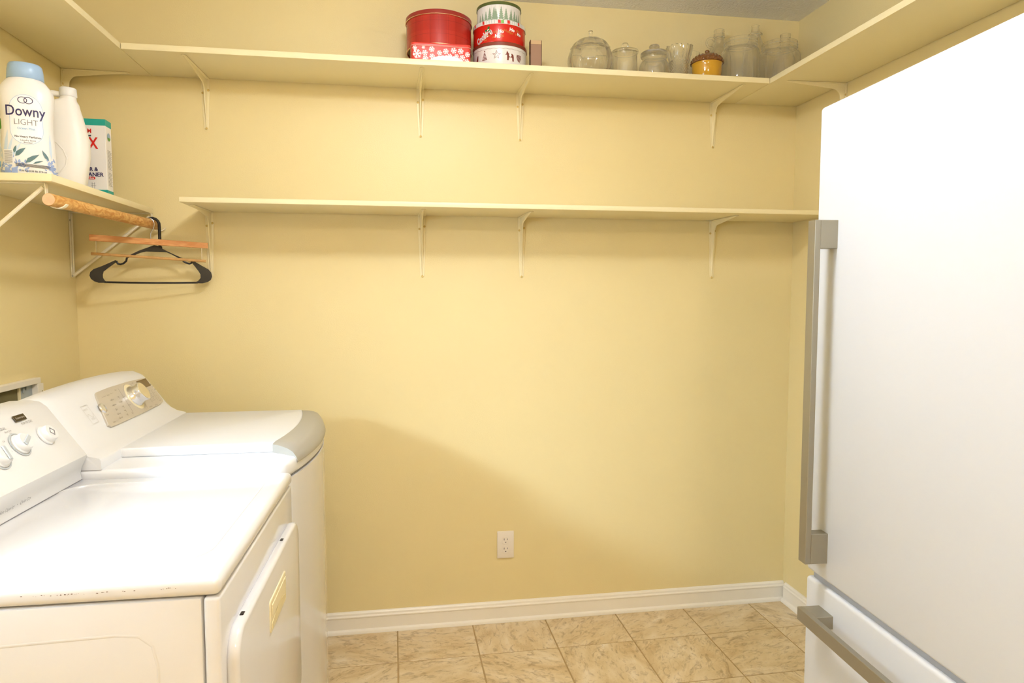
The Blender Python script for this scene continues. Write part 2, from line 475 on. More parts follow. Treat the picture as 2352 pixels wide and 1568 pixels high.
# floor tiles, each its own piece, cut at the walls
T, TX, TY, TR = 0.3048, 1.1493, -0.2599, 0.0117
def clip(poly, ax, lim, keep_less):
    out = []
    for i in range(len(poly)):
        p, q = poly[i], poly[(i + 1) % len(poly)]
        ip, iq = ((p[ax] <= lim), (q[ax] <= lim)) if keep_less else ((p[ax] >= lim), (q[ax] >= lim))
        if ip: out.append(p)
        if ip != iq:
            t = (lim - p[ax]) / (q[ax] - p[ax])
            out.append((p[0] + t * (q[0] - p[0]), p[1] + t * (q[1] - p[1])))
    return out
full_tile = None
c, s = math.cos(TR), math.sin(TR)
g = 0.0026
for i in range(-4, 7):
    for j in range(-17, 2):
        cx0, cy0 = i + 0.5, j + 0.5
        ox, oy = TX + T * (cx0 * c - cy0 * s), TY + T * (cx0 * s + cy0 * c)
        h = T / 2 - g
        poly = [(ox + a * c - bb * s, oy + a * s + bb * c) for a, bb in ((-h, -h), (h, -h), (h, h), (-h, h))]
        cp = poly
        for ax, lim, less in ((0, RW - 0.006, True), (0, 0.006, False), (1, -0.006, True), (1, RY + 0.006, False)):
            if cp: cp = clip(cp, ax, lim, less)
        if len(cp) < 3: continue
        ar = abs(sum(cp[k][0] * cp[(k + 1) % len(cp)][1] - cp[(k + 1) % len(cp)][0] * cp[k][1] for k in range(len(cp)))) / 2
        if ar < 0.0008: continue
        loc = [(x - ox, y - oy) for x, y in cp]
        if ar > (2 * h) ** 2 - 1e-5:
            if full_tile is None:
                full_tile = mesh_of('tile', prism(nb(), loc, 'z', -0.004, 0, bev=0.0014, seg=1)); full_tile.materials.append(M_tile)
            o = bpy.data.objects.new('tile', full_tile); COL.objects.link(o); o.parent = floor
        else:
            o = obj('tile', prism(nb(), loc, 'z', -0.004, 0, bev=0.0012, seg=1), M_tile, floor, 0)
        o.location = (ox, oy, 0)

# baseboards with a bead on top and a shoe moulding
BB = [(0, 0), (-0.024, 0), (-0.0235, 0.006), (-0.021, 0.011), (-0.0155, 0.0145), (-0.013, 0.016), (-0.0125, 0.060), (-0.0150, 0.063),
      (-0.0150, 0.067), (-0.0105, 0.071), (-0.0095, 0.078), (-0.0055, 0.083), (0, 0.0845)]
struct('baseboard_back', prism(nb(), [(y - 0.0005, z + 0.0003) for y, z in BB], 'x', 0.002, RW - 0.002), M_trim, 30)
struct('baseboard_right', prism(nb(), [(RW - 0.0005 + y, z + 0.0003) for y, z in BB], 'y', RY + 0.01, -0.025), M_trim, 30)

# ------------------------------------------------------------------ ceiling lamp (above the picture) and an added fill lamp
def ceiling_lamp(x, y, m, label):
    t = thing('ceiling_lamp', label, 'lamp', (x, y, RH - 0.205), group='ceiling lamps')
    obj('lamp_base', lathe(nb(), [(0, 0.2045), (0.062, 0.2045), (0.062, 0.192), (0.02, 0.186), (0.02, 0.110), (0.060, 0.102), (0.060, 0.096), (0, 0.096)], n=48), M_trim, t)
    obj('lamp_shade', lathe(nb(), [(0.062, 0.099), (0.090, 0.090), (0.110, 0.070), (0.115, 0.050), (0.102, 0.022), (0.07, 0.006), (0.03, 0.0005), (0, 0)], n=48), m, t)
ceiling_lamp(1.30, -1.46, M_dome, 'neutral white glass ceiling lamp over the laundry machines')
ceiling_lamp(1.45, -3.75, M_dome_fill, 'added warm fill lamp, unseen on the ceiling behind the camera')  # fill light added behind the camera to lift the lower wall and shaded sides

# ------------------------------------------------------------------ wall shelves and brackets
def bracket_meshes(arm, leg):
    """stamped steel bracket: wall leg down -z at y=0, arm along -y under z=0"""
    b = nb()
    prism(b, [(-0.0150, -0.002), (0.0150, -0.002), (0.0150, -0.05), (0.0085, -leg), (0.004, -leg - 0.006), (-0.004, -leg - 0.006), (-0.0085, -leg), (-0.0150, -0.05)], 'y', -0.0030, -0.0008, bev=0.0006, seg=1)
    prism(b, [(-0.0150, -0.002), (-0.0150, -0.05), (-0.008, -arm), (-0.004, -arm - 0.006), (0.004, -arm - 0.006), (0.008, -arm), (0.0150, -0.05), (0.0150, -0.002)], 'z', -0.0028, -0.0006, bev=0.0006, seg=1)
    # raised centre rib: a folded ridge that runs down the leg, turns the corner and follows the arm
    st = [((-0.0015, -leg + 0.004), (-0.004, -leg + 0.004), 0.0030), ((-0.0015, -leg * 0.6), (-0.012, -leg * 0.6), 0.0050), ((-0.0015, -0.075), (-0.0185, -0.075), 0.0062)]
    k = 0.030
    for d in (0, 18, 36, 54, 72, 90):
        c_, s_ = math.cos(R(d)), math.sin(R(d))
        o_ = (-0.0015, -k * 1.4 * (1 - d / 45)) if d <= 45 else (-k * 1.4 * (d - 45) / 45, -0.0015)
        st.append((o_, (-0.0200 - k * (1 - c_), -0.0200 - k * (1 - s_)), 0.0064))
    st += [((-0.075, -0.0015), (-0.075, -0.0180), 0.0062), ((-arm * 0.62, -0.0015), (-arm * 0.62, -0.0115), 0.0050), ((-arm + 0.004, -0.0015), (-arm + 0.004, -0.004), 0.0030)]
    rg = []
    for o_, i_, w_ in st:
        m_ = (o_[0] * 0.25 + i_[0] * 0.75, o_[1] * 0.25 + i_[1] * 0.75)
        rg.append([b.verts.new((x, p[0], p[1])) for x, p in ((-w_, o_), (-w_ * 0.62, m_), (-w_ * 0.30, i_), (w_ * 0.30, i_), (w_ * 0.62, m_), (w_, o_))])
    for A, B in zip(rg[:-1], rg[1:]):
        for q in range(6): b.faces.new((A[q], A[(q + 1) % 6], B[(q + 1) % 6], B[q]))
    b.faces.new(rg[0]); b.faces.new(rg[-1][::-1])
    sc = nb()
    lathe(sc, [(0, 0.0022), (0.0022, 0.0021), (0.0040, 0.0012), (0.0046, 0), (0, 0)], n=12)
    bmesh.ops.rotate(sc, verts=sc.verts[:], cent=(0, 0, 0), matrix=Matrix.Rotation(R(90), 3, 'X'))
    return mesh_of('bracket', b, 40), mesh_of('screw', sc, 30)
SHELF_CACHE = {}
def add_bracket(shelf, loc, rotz, arm, leg, key):
    if key not in SHELF_CACHE:
        SHELF_CACHE[key] = bracket_meshes(arm, leg)
        SHELF_CACHE[key][0].materials.append(M_shelf); SHELF_CACHE[key][1].materials.append(M_screw)
    bm_, sm = SHELF_CACHE[key]
    o = bpy.data.objects.new('bracket', bm_); COL.objects.link(o); o.parent = shelf
    o.location = Vector(loc) - shelf.location; o.rotation_euler = (0, 0, rotz)
    for x, z in ((-0.0098, -0.052), (0.0098, -0.042), (0, -leg - 0.001)):
        q = bpy.data.objects.new('screw', sm); COL.objects.link(q); q.parent = o; q.location = (x, -0.0030, z)
ZA, TA, DA, XL, XR = 2.1527, 0.0197, 0.2829, 0.2860, 2.5602
ZB, TB, DB, XB = 1.6659, 0.0176, 0.2777, 0.4464
t = thing('wall_shelf', 'long upper cream wall shelf carrying the tins and glass jars', 'shelf', (1.42, 0, ZA), group='painted wall shelves')
obj('board', bx(nb(), XL + 0.001, XR - 0.001, -DA, -0.0035, ZA, ZA + TA, 0.0012), M_shelf, t, 40, world=True)
for x in (0.470, 1.258, 1.651, 2.469): add_bracket(t, (x, 0, ZA), 0, 0.256, 0.180, 'A')
t = thing('wall_shelf', 'empty lower cream wall shelf spanning the yellow back wall', 'shelf', (1.64, 0, ZB), group='painted wall shelves')
obj('board', bx(nb(), XB, RW - 0.003, -DB, -0.0035, ZB, ZB + TB, 0.0022), M_shelf, t, 40, world=True)
for x in (0.470, 1.2595, 1.658, 2.476): add_bracket(t, (x, 0, ZB), 0, 0.214, 0.236, 'B')
t = thing('wall_shelf', 'upper cream shelf on the left wall above the detergent bottles', 'shelf', (0, -0.9, ZA), group='painted wall shelves')
obj('board', bx(nb(), 0.0035, XL - 0.0008, -1.9, -0.0025, ZA, ZA + TA, 0.0012), M_shelf, t, 40, world=True)
for y in (-0.030, -1.2): add_bracket(t, (0, y, ZA), R(90), 0.216, 0.200, 'L')
t = thing('wall_shelf', 'upper cream shelf on the right wall above the white refrigerator', 'shelf', (RW, -1.1, ZA), group='painted wall shelves')
obj('board', bx(nb(), XR + 0.0008, RW - 0.0035, -2.3, -0.0025, ZA, ZA + TA, 0.0012), M_shelf, t, 40, world=True)
for y in (-0.322, -1.25): add_bracket(t, (RW, y, ZA), R(-90), 0.232, 0.200, 'R')

# ------------------------------------------------------------------ left closet shelf with rod brackets
ZC, TC, XC, YC0 = 1.6540, 0.0200, 0.2755, -0.748
t = thing('closet_shelf', 'short cream closet shelf on the left wall carrying detergent bottles', 'shelf', (0, -0.37, ZC))
obj('board', bx(nb(), 0.0008, XC, YC0, -0.008, ZC, ZC + TC, 0.0015), M_shelf, t, 40, world=True)
def rod_bracket(yb, rc):
    b = nb()
    w = 0.0065
    x0 = rc[0] - 0.0205
    bx(b, 0.0008, 0.004, yb - 0.011, yb + 0.011, ZC - 0.235, ZC - 0.001, 0.0008, 1)           # wall leg
    bx(b, 0.004, 0.009, yb - 0.004, yb + 0.004, ZC - 0.225, ZC - 0.004, 0.002, 1)
    bx(b, 0.0008, x0 - 0.002, yb - w, yb + w, ZC - 0.0035, ZC - 0.0005, 0.0006, 1)                 # arm under the board
    tube(b, [(0.006, yb, ZC - 0.228), (x0 - 0.008, yb, ZC - 0.012)], 0.0054, 8)                    # diagonal brace
    # drop tab and cradle for the rod
    pr = [(x0 - 0.004, ZC - 0.0010), (x0 - 0.001, ZC - 0.0035), (x0, ZC - 0.012), (x0, ZC - 0.030)] + arc(rc[0], rc[1], 0.0182, 158, 345, 12)
    rg = []
    for i, (x, z) in enumerate(pr):
        p0, p1 = pr[max(i - 1, 0)], pr[min(i + 1, len(pr) - 1)]
        d = Vector((p1[0] - p0[0], p1[1] - p0[1])).normalized(); n = Vector((-d.y, d.x)) * 0.0012
        t_ = max(0, i - 4) / (len(pr) - 5)
        yo = yb + 0.026 * t_ ** 1.5; ww = w * (1 + 0.25 * math.sin(PI * t_))
        rg.append([b.verts.new(q) for q in ((x + n.x, yo - ww, z + n.y), (x + n.x, yo + ww, z + n.y), (x - n.x, yo + ww, z - n.y), (x - n.x, yo - ww, z - n.y))])
    for A, B in zip(rg[:-1], rg[1:]):
        for k in range(4): b.faces.new((A[k], A[(k + 1) % 4], B[(k + 1) % 4], B[k]))
    b.faces.new(rg[0]); b.faces.new(rg[-1][::-1])
    return b
M_brk = mat('white_bracket_paint', rgb(244, 234, 208), 0.35)
for yb, rc in ((-0.722, (0.2703, 1.6061)), (-0.026, (0.2980, 1.6091))):
    br = obj('rod_bracket', rod_bracket(yb, rc), M_brk, t, 40, world=True)
    for dz in (-0.03, -0.229):
        sc = lathe(nb(), [(0, 0.0065), (0.003, 0.006), (0.0042, 0.0045), (0.0042, 0.003)], n=10)
        for v in sc.verts: v.co = Vector((v.co.z, yb - 0.008 + v.co.y, ZC + dz + v.co.x))
        obj('screw', sc, M_steel, br, 30, world=True)
rod = thing('closet_rod', 'round wooden closet rod hung under the left closet shelf', 'rod', (0.283, -0.4025, 1.6075))
RA, RB = Vector((-0.014, -0.3525, -0.0015)), Vector((0.014, 0.3525, 0.0015))
rq = (RB - RA).to_track_quat('Z', 'Y').to_matrix()
for nm, pf, m_ in (('rod_pole', [(0, -0.353), (0.0158, -0.353), (0.0165, -0.351), (0.0165, 0.351), (0.0158, 0.353), (0, 0.353)], M_rod),
                   ('rod_end', [(0, -0.3542), (0.0153, -0.3540), (0.0155, -0.3525), (0, -0.3525)], M_rodend)):
    b = lathe(nb(), pf, n=28)
    for v in b.verts: v.co = rq @ v.co
    obj(nm, b, m_, rod)

# ------------------------------------------------------------------ hangers on the rod
PH = R(12)
def hang(pts, y=0): return [(u, y, z) for u, z in pts]
h = thing('plastic_hanger', 'black plastic tubular clothes hanger hanging on the rod', 'hanger', (0.305, -0.085, 1.398), PH)
zb = 1.398
def H(l): return [(u, 0, z - zb) for u, z in l]
hook = H([(0.0145, 1.530), (0.0145, 1.560), (0.0145, 1.600)] + [(-0.0085 + 0.0230 * math.cos(R(a)), 1.6085 + 0.0222 * math.sin(R(a))) for a in (10, 35, 60, 85, 110, 130, 150)])
obj('hook', tube(nb(), hook, [0.0052] * 3 + [0.0050] * 5 + [0.0046, 0.0042], 10), M_black, h)
b = nb()
def plate(pts, th): prism(b, [(u, z - zb) for u, z in pts], 'y', -th, th, bev=0.001, seg=1)
# shoulder yoke and arms
plate([(0.022, 1.530), (-0.004, 1.534), (-0.052, 1.514), (-0.094, 1.491), (-0.091, 1.485), (-0.050, 1.506), (-0.030, 1.511), (0.035, 1.510), (0.050, 1.503), (0.086, 1.482), (0.090, 1.488), (0.062, 1.501), (0.033, 1.516), (0.0215, 1.523)], 0.0045)
# notches
tube(b, H([(-0.092, 1.488), (-0.0945, 1.476), (-0.103, 1.4675), (-0.113, 1.464), (-0.121, 1.466), (-0.126, 1.476)]), 0.0034, 8)
tube(b, H([(0.088, 1.485), (0.089, 1.478), (0.098, 1.473), (0.109, 1.4695), (0.115, 1.472), (0.118, 1.481)]), 0.0034, 8)
# lower arms with the wide rounded ends
plate([(-0.127, 1.479), (-0.170, 1.457), (-0.196, 1.446), (-0.206, 1.436), (-0.209, 1.424), (-0.205, 1.412), (-0.195, 1.4035), (-0.182, 1.3985), (-0.150, 1.3985), (-0.163, 1.406), (-0.1685, 1.416), (-0.1690, 1.427), (-0.165, 1.436), (-0.155, 1.445), (-0.128, 1.471)][:11] + [(-0.169, 1.427), (-0.166, 1.438), (-0.155, 1.4475), (-0.127, 1.4705)], 0.0045)
plate([(0.118, 1.484), (0.150, 1.463), (0.172, 1.450), (0.181, 1.439), (0.184, 1.424), (0.179, 1.411), (0.168, 1.403), (0.150, 1.3985), (0.118, 1.3985), (0.136, 1.407), (0.145, 1.418), (0.1450, 1.431), (0.138, 1.444), (0.116, 1.475)], 0.0045)
tube(b, H([(-0.165, 1.4010), (-0.09, 1.3995), (-0.014, 1.3990), (0.06, 1.3995), (0.135, 1.4010)]), 0.0034, 8)
obj('hanger_body', b, M_black, h, 40)

h = thing('trouser_hanger', 'wooden trouser hanger with wire hook and clamp bar', 'hanger', (0.305, -0.118, 1.470), PH)
zb = 1.470
tl = -R(3.05)
b = nb(); prism(b, [(-0.1925, 1.5425 - zb), (0.181, 1.5245 - zb), (0.181, 1.5445 - zb), (-0.1925, 1.5645 - zb)], 'y', -0.0065, 0.0065, bev=0.0012, seg=1)
obj('wood_bar', b, M_wood, h)
b = nb(); tube(b, H([(-0.189, 1.498), (-0.17, 1.4975), (0.155, 1.4795), (0.173, 1.4785)]), 0.0050, 10)
obj('clamp_rod', b, mat('clamp_rod_wood', rgb(200, 154, 92), 0.5, var=0.25, vscale=50), h)
for u, z0, z1 in ((-0.173, 1.4965, 1.545), (0.160, 1.4785, 1.527)):
    obj('wire_link', tube(nb(), H([(u, z0), (u, z1)]), 0.0013, 6), M_steel, h)
obj('wire_hook', tube(nb(), H([(-0.004, 1.552), (-0.004, 1.570), (-0.0005, 1.581), (0.004, 1.588), (0.0075, 1.598)] + [(-0.0105 + 0.0192 * math.cos(R(a)), 1.6085 + 0.0192 * math.sin(R(a))) for a in (0, 25, 50, 75, 100, 125, 150)]), 0.0016, 8), M_steel, h)

# ------------------------------------------------------------------ refrigerator
FTH = R(2.75)
fr = thing('refrigerator', 'tall white bottom-freezer refrigerator with square bronze handles', 'refrigerator', (2.1, -1.308, 0), -FTH)
# local: front plane x = 0 (facing -x), far edge y = 0, running to -y
FW, U0 = 0.84, -0.005
obj('cabinet', bx(nb(), 0.055, 0.71, -FW + U0 + 0.004, U0 - 0.004, 0.03, 1.755, 0.006), M_fridge, fr)
b = nb(); bx(b, 0.0, 0.050, -FW + U0, U0, 0.7245, 1.7705, 0.0075, 3)
dr = obj('fresh_food_door', b, M_fridge, fr)
b = nb(); bx(b, 0.0, 0.050, -FW + U0, U0, 0.075, 0.7085, 0.0075, 3)
fz = obj('freezer_drawer', b, M_fridge, fr)
obj('door_gasket', bx(nb(), 0.012, 0.056, -FW + U0 + 0.010, U0 - 0.012, 0.700, 0.735), M_fgap, fr)
obj('kick_plate', bx(nb(), 0.045, 0.10, -FW + U0 + 0.01, U0 - 0.01, 0.001, 0.07), M_fgap, fr)
obj('hinge_cover', bx(nb(), 0.03, 0.12, -FW + U0 + 0.01, -FW + U0 + 0.10, 1.755, 1.785, 0.005), M_fridge, fr)
b = nb(); bx(b, -0.0515, -0.0385, -0.0870, -0.0590, 0.767, 1.5165, 0.0008, 1)
hd = obj('door_handle', b, M_fmetal, dr)
for z0, z1 in ((1.4565, 1.5165), (0.767, 0.834)):
    obj('handle_post', bx(nb(), -0.0386, 0.002, -0.0868, -0.0592, z0, z1, 0.0008, 1), M_fmetal, dr)
b = nb(); bx(b, -0.0515, -0.0385, -0.80, -0.0605, 0.6315, 0.6605, 0.0008, 1)
obj('drawer_handle', b, M_fmetal, fz)
for y0 in (-0.1165, -0.80):
    obj('handle_post', bx(nb(), -0.0386, 0.002, y0, y0 + 0.056, 0.6317, 0.6603, 0.0008, 1), M_fmetal, fz)

# ------------------------------------------------------------------ dryer
D = thing('clothes_dryer', 'white front-loading clothes dryer nearest the camera', 'dryer', (0.893, -1.291, 0), -R(1.0))
hw = 0.326
# local: front x = 0 facing +x, back x = -0.70, y -hw (near) .. +hw (far)
M_side = mat('ivory_dryer_side', rgb(244, 230, 205), 0.32, bump=0.02, bscale=50)
b = nb(); bx(b, -0.70, -0.030, -hw + 0.004, hw - 0.004, 0.02, 0.878, 0.004, 2)
obj('cabinet', b, M_white, D)
b = nb(); bx(b, -0.0275, -0.002, -hw + 0.003, hw - 0.003, 0.02, 0.8785, 0.006, 3)
obj('front_panel', b, M_white, D)
# stamped outline on the near side panel
path = [(-0.40, -hw + 0.0094, 0.818), (-0.16, -hw + 0.0094, 0.826), (-0.125, -hw + 0.0094, 0.822), (-0.105, -hw + 0.0094, 0.805), (-0.098, -hw + 0.0094, 0.77), (-0.098, -hw + 0.0094, 0.20)]
obj('side_emboss', tube(nb(), path, 0.0060, 16), M_white, D)
b = nb()
bx(b, -0.70, 0.0, -hw, hw, 0.881, 0.912, 0.012, 4)
obj('top_panel', b, M_white, D)
# shallow raised rim of the work surface
pts = rrect(-0.49, -0.045, -hw + 0.07, hw - 0.05, 0.07, 6)
obj('top_emboss', tube(nb(), [(x, y, 0.9108) for x, y in pts], 0.0022, 6, closed=True), M_white, D)
chips = []
for i in range(34):
    u = random.choice((random.uniform(-0.34, -0.05), random.uniform(-0.25, -0.16), random.gauss(-0.085, 0.01)))
    r_ = random.uniform(0.0004, 0.0012)
    z = 0.899 + random.uniform(-0.0012, 0.0012)
    chips.append([(u - r_ * 1.6, z), (u, z - r_ * 0.6), (u + r_ * 1.6, z), (u, z + r_ * 0.6)])
print_on('paint_chips', flat(chips), lambda s, t: (s, -hw - 0.0004, t), mat('rust_chip', rgb(90, 60, 40), 0.7), D, 0)
# door with pull
door = obj('door', prism(nb(), rrect(-0.296, 0.300, 0.36, 0.803, 0.05, 6), 'x', -0.004, 0.018, bev=0.008, seg=3), M_white, D)
b = nb()
prism(b, rrect(-0.062, 0.100, 0.683, 0.748, 0.006, 3), 'x', 0.017, 0.0205, bev=0.001, seg=1)
hnd = obj('door_pull', b, M_cream, door)
obj('pull_recess', prism(nb(), [(-0.052, 0.69), (0.092, 0.69), (0.092, 0.700), (0.02, 0.713), (-0.052, 0.700)], 'x', 0.0205, 0.0216), mat('cream_recess', rgb(228, 214, 168), 0.4), hnd)
obj('pull_lip', prism(nb(), [(-0.052, 0.712), (0.092, 0.712), (0.092, 0.738), (-0.052, 0.738)], 'x', 0.0205, 0.0225, bev=0.0012, seg=1), M_cream, hnd)
for yy in (-0.222, 0.138):
    obj('bumper', bx(nb(), 0.003, 0.010, yy - 0.007, yy + 0.007, 0.8025, 0.8045, 0.0009, 1), M_black, door)
b = nb(); prism(b, rrect(-0.20, 0.27, 0.11, 0.33, 0.02, 4), 'x', -0.003, 0.004, bev=0.003, seg=2)
obj('toe_panel', b, M_white, D)
# control console, a curved wedge along the back
CP = [(-0.70, 0.911), (-0.70, 1.070), (-0.680, 1.093), (-0.640, 1.107), (-0.596, 1.1085), (-0.575, 1.1045), (-0.5605, 1.0930), (-0.476, 0.973), (-0.477, 0.966), (-0.488, 0.944), (-0.492, 0.928), (-0.4895, 0.911)]
b = nb(); prism(b, CP, 'y', -hw + 0.002, hw - 0.002, bev=0.005, seg=2)
con = obj('console', b, M_wplas, D)
obj('console_gap', bx(nb(), -0.69, -0.4885, -hw + 0.006, hw - 0.006, 0.9105, 0.9135), M_gprint, con, 0)
fd = Vector((-0.072, 0, 0.105)).normalized(); fn = Vector((0.105, 0, 0.072)).normalized()
F0 = Vector((-0.476, 0, 0.973))
def dface(s, t): return tuple(F0 + Vector((0, 1, 0)) * s + fd * t + fn * 0.0006)     # s along y, t up the face
def knob(parent, f0, fdv, fnv, s, t, prof, m, name, n=28, sq=None):
    bm = nb(); lathe(bm, prof, n=n)
    Rm = Matrix((Vector((0, 1, 0)), fdv, fnv)).transposed()
    o3 = f0 + Vector((0, 1, 0)) * s + fdv * t
    for v in bm.verts: v.co = Rm @ v.co + o3
    return obj(name, bm, m, parent, 40)
KP = [(0, 0), (0.0235, 0), (0.0235, 0.003), (0.0205, 0.005), (0.0195, 0.014), (0.0175, 0.017), (0.0, 0.0175)]
# positions along the console: local y of world y + 1.291
kbs = ((0.2304, 0.080), (0.1309, 0.082), (0.0463, 0.072))
for i, (s_, t_) in enumerate(kbs):
    k = knob(con, F0, fd, fn, s_, t_, KP, M_wplas, 'start_button' if i == 0 else 'knob')
    Rm = Matrix((Vector((0, 1, 0)), fd, fn)).transposed(); o3 = F0 + Vector((0, 1, 0)) * s_ + fd * t_
    b = nb()
    if i == 0:
        pts = [(0, 0.0095), (0.0085, 0), (0, -0.0095), (-0.0085, 0)]
        tube(b, [Rm @ Vector((x, y, 0.0178)) + o3 for x, y in pts], 0.0009, 5, closed=True)
        obj('diamond_mark', b, M_gprint, k)
    else:
        a = R(25 if i == 1 else 80)
        prism(b, [(x * math.cos(a) - y * math.sin(a), x * math.sin(a) + y * math.cos(a)) for x, y in ((-0.016, -0.005), (0.016, -0.005), (0.016, 0.005), (-0.016, 0.005))], 'z', 0.0170, 0.0205, bev=0.0015, seg=1)
        for v in b.verts: v.co = Rm @ v.co + o3
        obj('knob_grip', b, M_kfill, k)
        b = lathe(nb(), [(0.0255, 0.0004), (0.0285, 0.0004), (0.0285, 0.0011), (0.0255, 0.0011)], n=32, close=True)
        for v in b.verts: v.co = Rm @ v.co + o3
        obj('dial_ring', b, M_kfill, con)
# maker's badge and lettering
b = nb(); prism(b, [(-0.021, -0.0075), (0.021, -0.0075), (0.021, 0.0075), (-0.021, 0.0075)], 'z', 0, 0.002, bev=0.0006, seg=1)
Rm = Matrix((Vector((0, 1, 0)), fd, fn)).transposed(); o3 = F0 + Vector((0, 1, 0)) * 0.193 + fd * 0.1385
for v in b.verts: v.co = Rm @ v.co + o3
bd = obj('badge', b, mat('badge_metal', rgb(96, 88, 76), 0.25, metal=0.8), con)
print_on('badge_mark', text2d('Kenmore', 0.0085, 0.193, 0.1385), lambda s, t: tuple(Vector(dface(s, t)) + fn * 0.0018), M_panel, bd, 0)
print_on('console_lettering', join([text2d('PUSH TO START', 0.0075, 0.206, 0.1235, squeeze=0.75), text2d('SIGNAL', 0.009, 0.116, 0.1260, squeeze=0.8), text2d('End of Cycle', 0.006, 0.127, 0.1175, squeeze=0.75),
         text2d('Soft', 0.0055, 0.130, 0.1110, squeeze=0.8), text2d('On', 0.0055, 0.093, 0.100), text2d('Off', 0.0055, 0.090, 0.074)]), dface, M_gprint, con, 0)
print_on('slogan_lettering', text2d('King Size Capacity   \u2022   Quiet Dry', 0.0105, 0.03, 0.0, squeeze=0.9), lambda s, t: (-0.4868 + (t) * 0.4, s, 0.936 + t), M_gprint, con, 0)

# ------------------------------------------------------------------ washer
Wm = thing('washing_machine', 'white top-loading washing machine beside the back wall', 'washer', (0.55, -0.61, 0))
WY0_, WY1_ = -0.950, -0.270
def bow(y, x0=0.932, k=0.42): return x0 - k * (y + 0.61) ** 2
def plan(inset=0.0, back=0.20, rc=0.03, n=18):
    y0, y1 = WY0_ + inset, WY1_ - inset
    pts = [(back, y0)]
    for i in range(n + 1):
        y = y0 + (y1 - y0) * i / n
        e = min(y - y0, y1 - y)
        x = bow(y) - inset
        if e < rc: x -= rc - math.sqrt(max(0, rc * rc - (rc - e) ** 2))
        pts.append((x, y))
    pts.append((back, y1))
    return pts
def plan2(inset=0.0, back=0.20, rc=0.035):
    y0, y1 = WY0_ + inset, WY1_ - inset
    ys = [y0 + rc * (1 - math.cos(R(a))) for a in (0, 15, 30, 45, 60, 75, 90)]
    ys += [y0 + rc + (y1 - y0 - 2 * rc) * i / 14 for i in range(1, 14)] + [y1 - rc * (1 - math.cos(R(a))) for a in (90, 75, 60, 45, 30, 15, 0)]
    pts = [(back, y0)]
    for y in ys:
        e = min(y - y0, y1 - y)
        x = bow(y) - inset
        if e < rc: x -= rc - math.sqrt(max(0, rc * rc - (rc - e) ** 2))
        pts.append((x, y))
    return pts + [(back, y1)]
obj('cabinet', prism(nb(), plan2(0.001), 'z', 0.02, 0.8865), M_white, Wm, 30, world=True)
obj('seam', prism(nb(), plan2(0.006), 'z', 0.886, 0.891), M_gprint, Wm, 30, world=True)
obj('top_deck', prism(nb(), plan2(0.0), 'z', 0.8905, 0.931, bev=0.011, seg=3), M_wtop, Wm, 50, world=True)
def xin(y): return 0.857 - 0.38 * (y + 0.55) ** 2
LY0, LY1 = -0.826, -0.284
pts = [(0.445, LY0)] + [(xin(LY0 + (LY1 - LY0) * i / 16), LY0 + (LY1 - LY0) * i / 16) for i in range(17)] + [(0.445, LY1)]
lid = obj('lid', prism(nb(), pts, 'z', 0.9305, 0.957, bev=0.006, seg=3), M_wtop, Wm, 50, world=True)
b = nb()
rings = []
for i in range(25):
    y = LY0 + (LY1 - LY0) * i / 24
    e = min(y - LY0, LY1 - y)
    dz = -0.004 * max(0, 1 - e / 0.012) ** 2
    yo = -0.893 + (LY1 + 0.893) * i / 24
    xo = bow(yo, 0.9365); xi = xin(y) - 0.001
    w = xo - xi
    prof = [(xi, 0.9315), (xi, 0.9575 + dz), (xi + 0.3 * w, 0.9570 + dz), (xi + 0.6 * w, 0.9535 + dz), (xi + 0.8 * w, 0.947 + dz), (xi + 0.93 * w, 0.936 + dz), (xo, 0.9215), (xo - 0.001, 0.917), (xo - 0.006, 0.917), (xo - 0.012, 0.9300)]
    rings.append([b.verts.new((x, y + (yo - y) * min(1, (x - xi) / w), z)) for x, z in prof])
for A, B in zip(rings[:-1], rings[1:]):
    for k in range(len(A)): b.faces.new((A[k], A[(k + 1) % len(A)], B[(k + 1) % len(A)], B[k]))
b.faces.new(rings[0]); b.faces.new(rings[-1][::-1])
obj('lid_grip', b, M_lidh, lid, 50, world=True)
# console
WP = [(0.205, 0.9305), (0.205, 1.060), (0.225, 1.092), (0.262, 1.108), (0.298, 1.109), (0.322, 1.098), (0.338, 1.078), (0.388, 0.999), (0.400, 0.982), (0.418, 0.967), (0.444, 0.958), (0.447, 0.952), (0.447, 0.9305)]
b = nb()
rings = []
ys = [-0.948, -0.945, -0.935, -0.92, -0.90, -0.86, -0.78, -0.68, -0.58, -0.48, -0.40, -0.35, -0.318, -0.298, -0.285, -0.277, -0.274]
for y in ys:
    ct = (y + 0.61) / 0.338
    dz = 0.012 * (1 - ct * ct) - 0.006
    e = min(y + 0.948, -0.274 - y)
    rd = 0.045 * (1 - math.sqrt(max(0, 1 - (1 - min(e, 0.045) / 0.045) ** 2)))
    ring = []
    for x, z in WP:
        f = max(0.0, (z - 0.96) / 0.15)
        ring.append(b.verts.new((x - 0.25 * rd * f + (rd * 0.5 if x < 0.25 else 0), y, z + (dz - rd) * f)))
    rings.append(ring)
for A, B in zip(rings[:-1], rings[1:]):
    for k in range(len(A)): b.faces.new((A[k], A[(k + 1) % len(A)], B[(k + 1) % len(A)], B[k]))
b.faces.new(rings[0]); b.faces.new(rings[-1][::-1])
con = obj('console', b, M_wtop, Wm, 55, world=True)
wd = Vector((-0.050, 0, 0.079)).normalized(); wn = Vector((0.079, 0, 0.050)).normalized()
W0 = Vector((0.388, 0, 0.999)) - Vector(Wm.location) + wn * 0.0040 + Vector((0, -0.010, 0))
def wface(s, t, h=0.0): return tuple(W0 + Vector((0, 1, 0)) * s + wd * t + wn * (0.0022 + h))
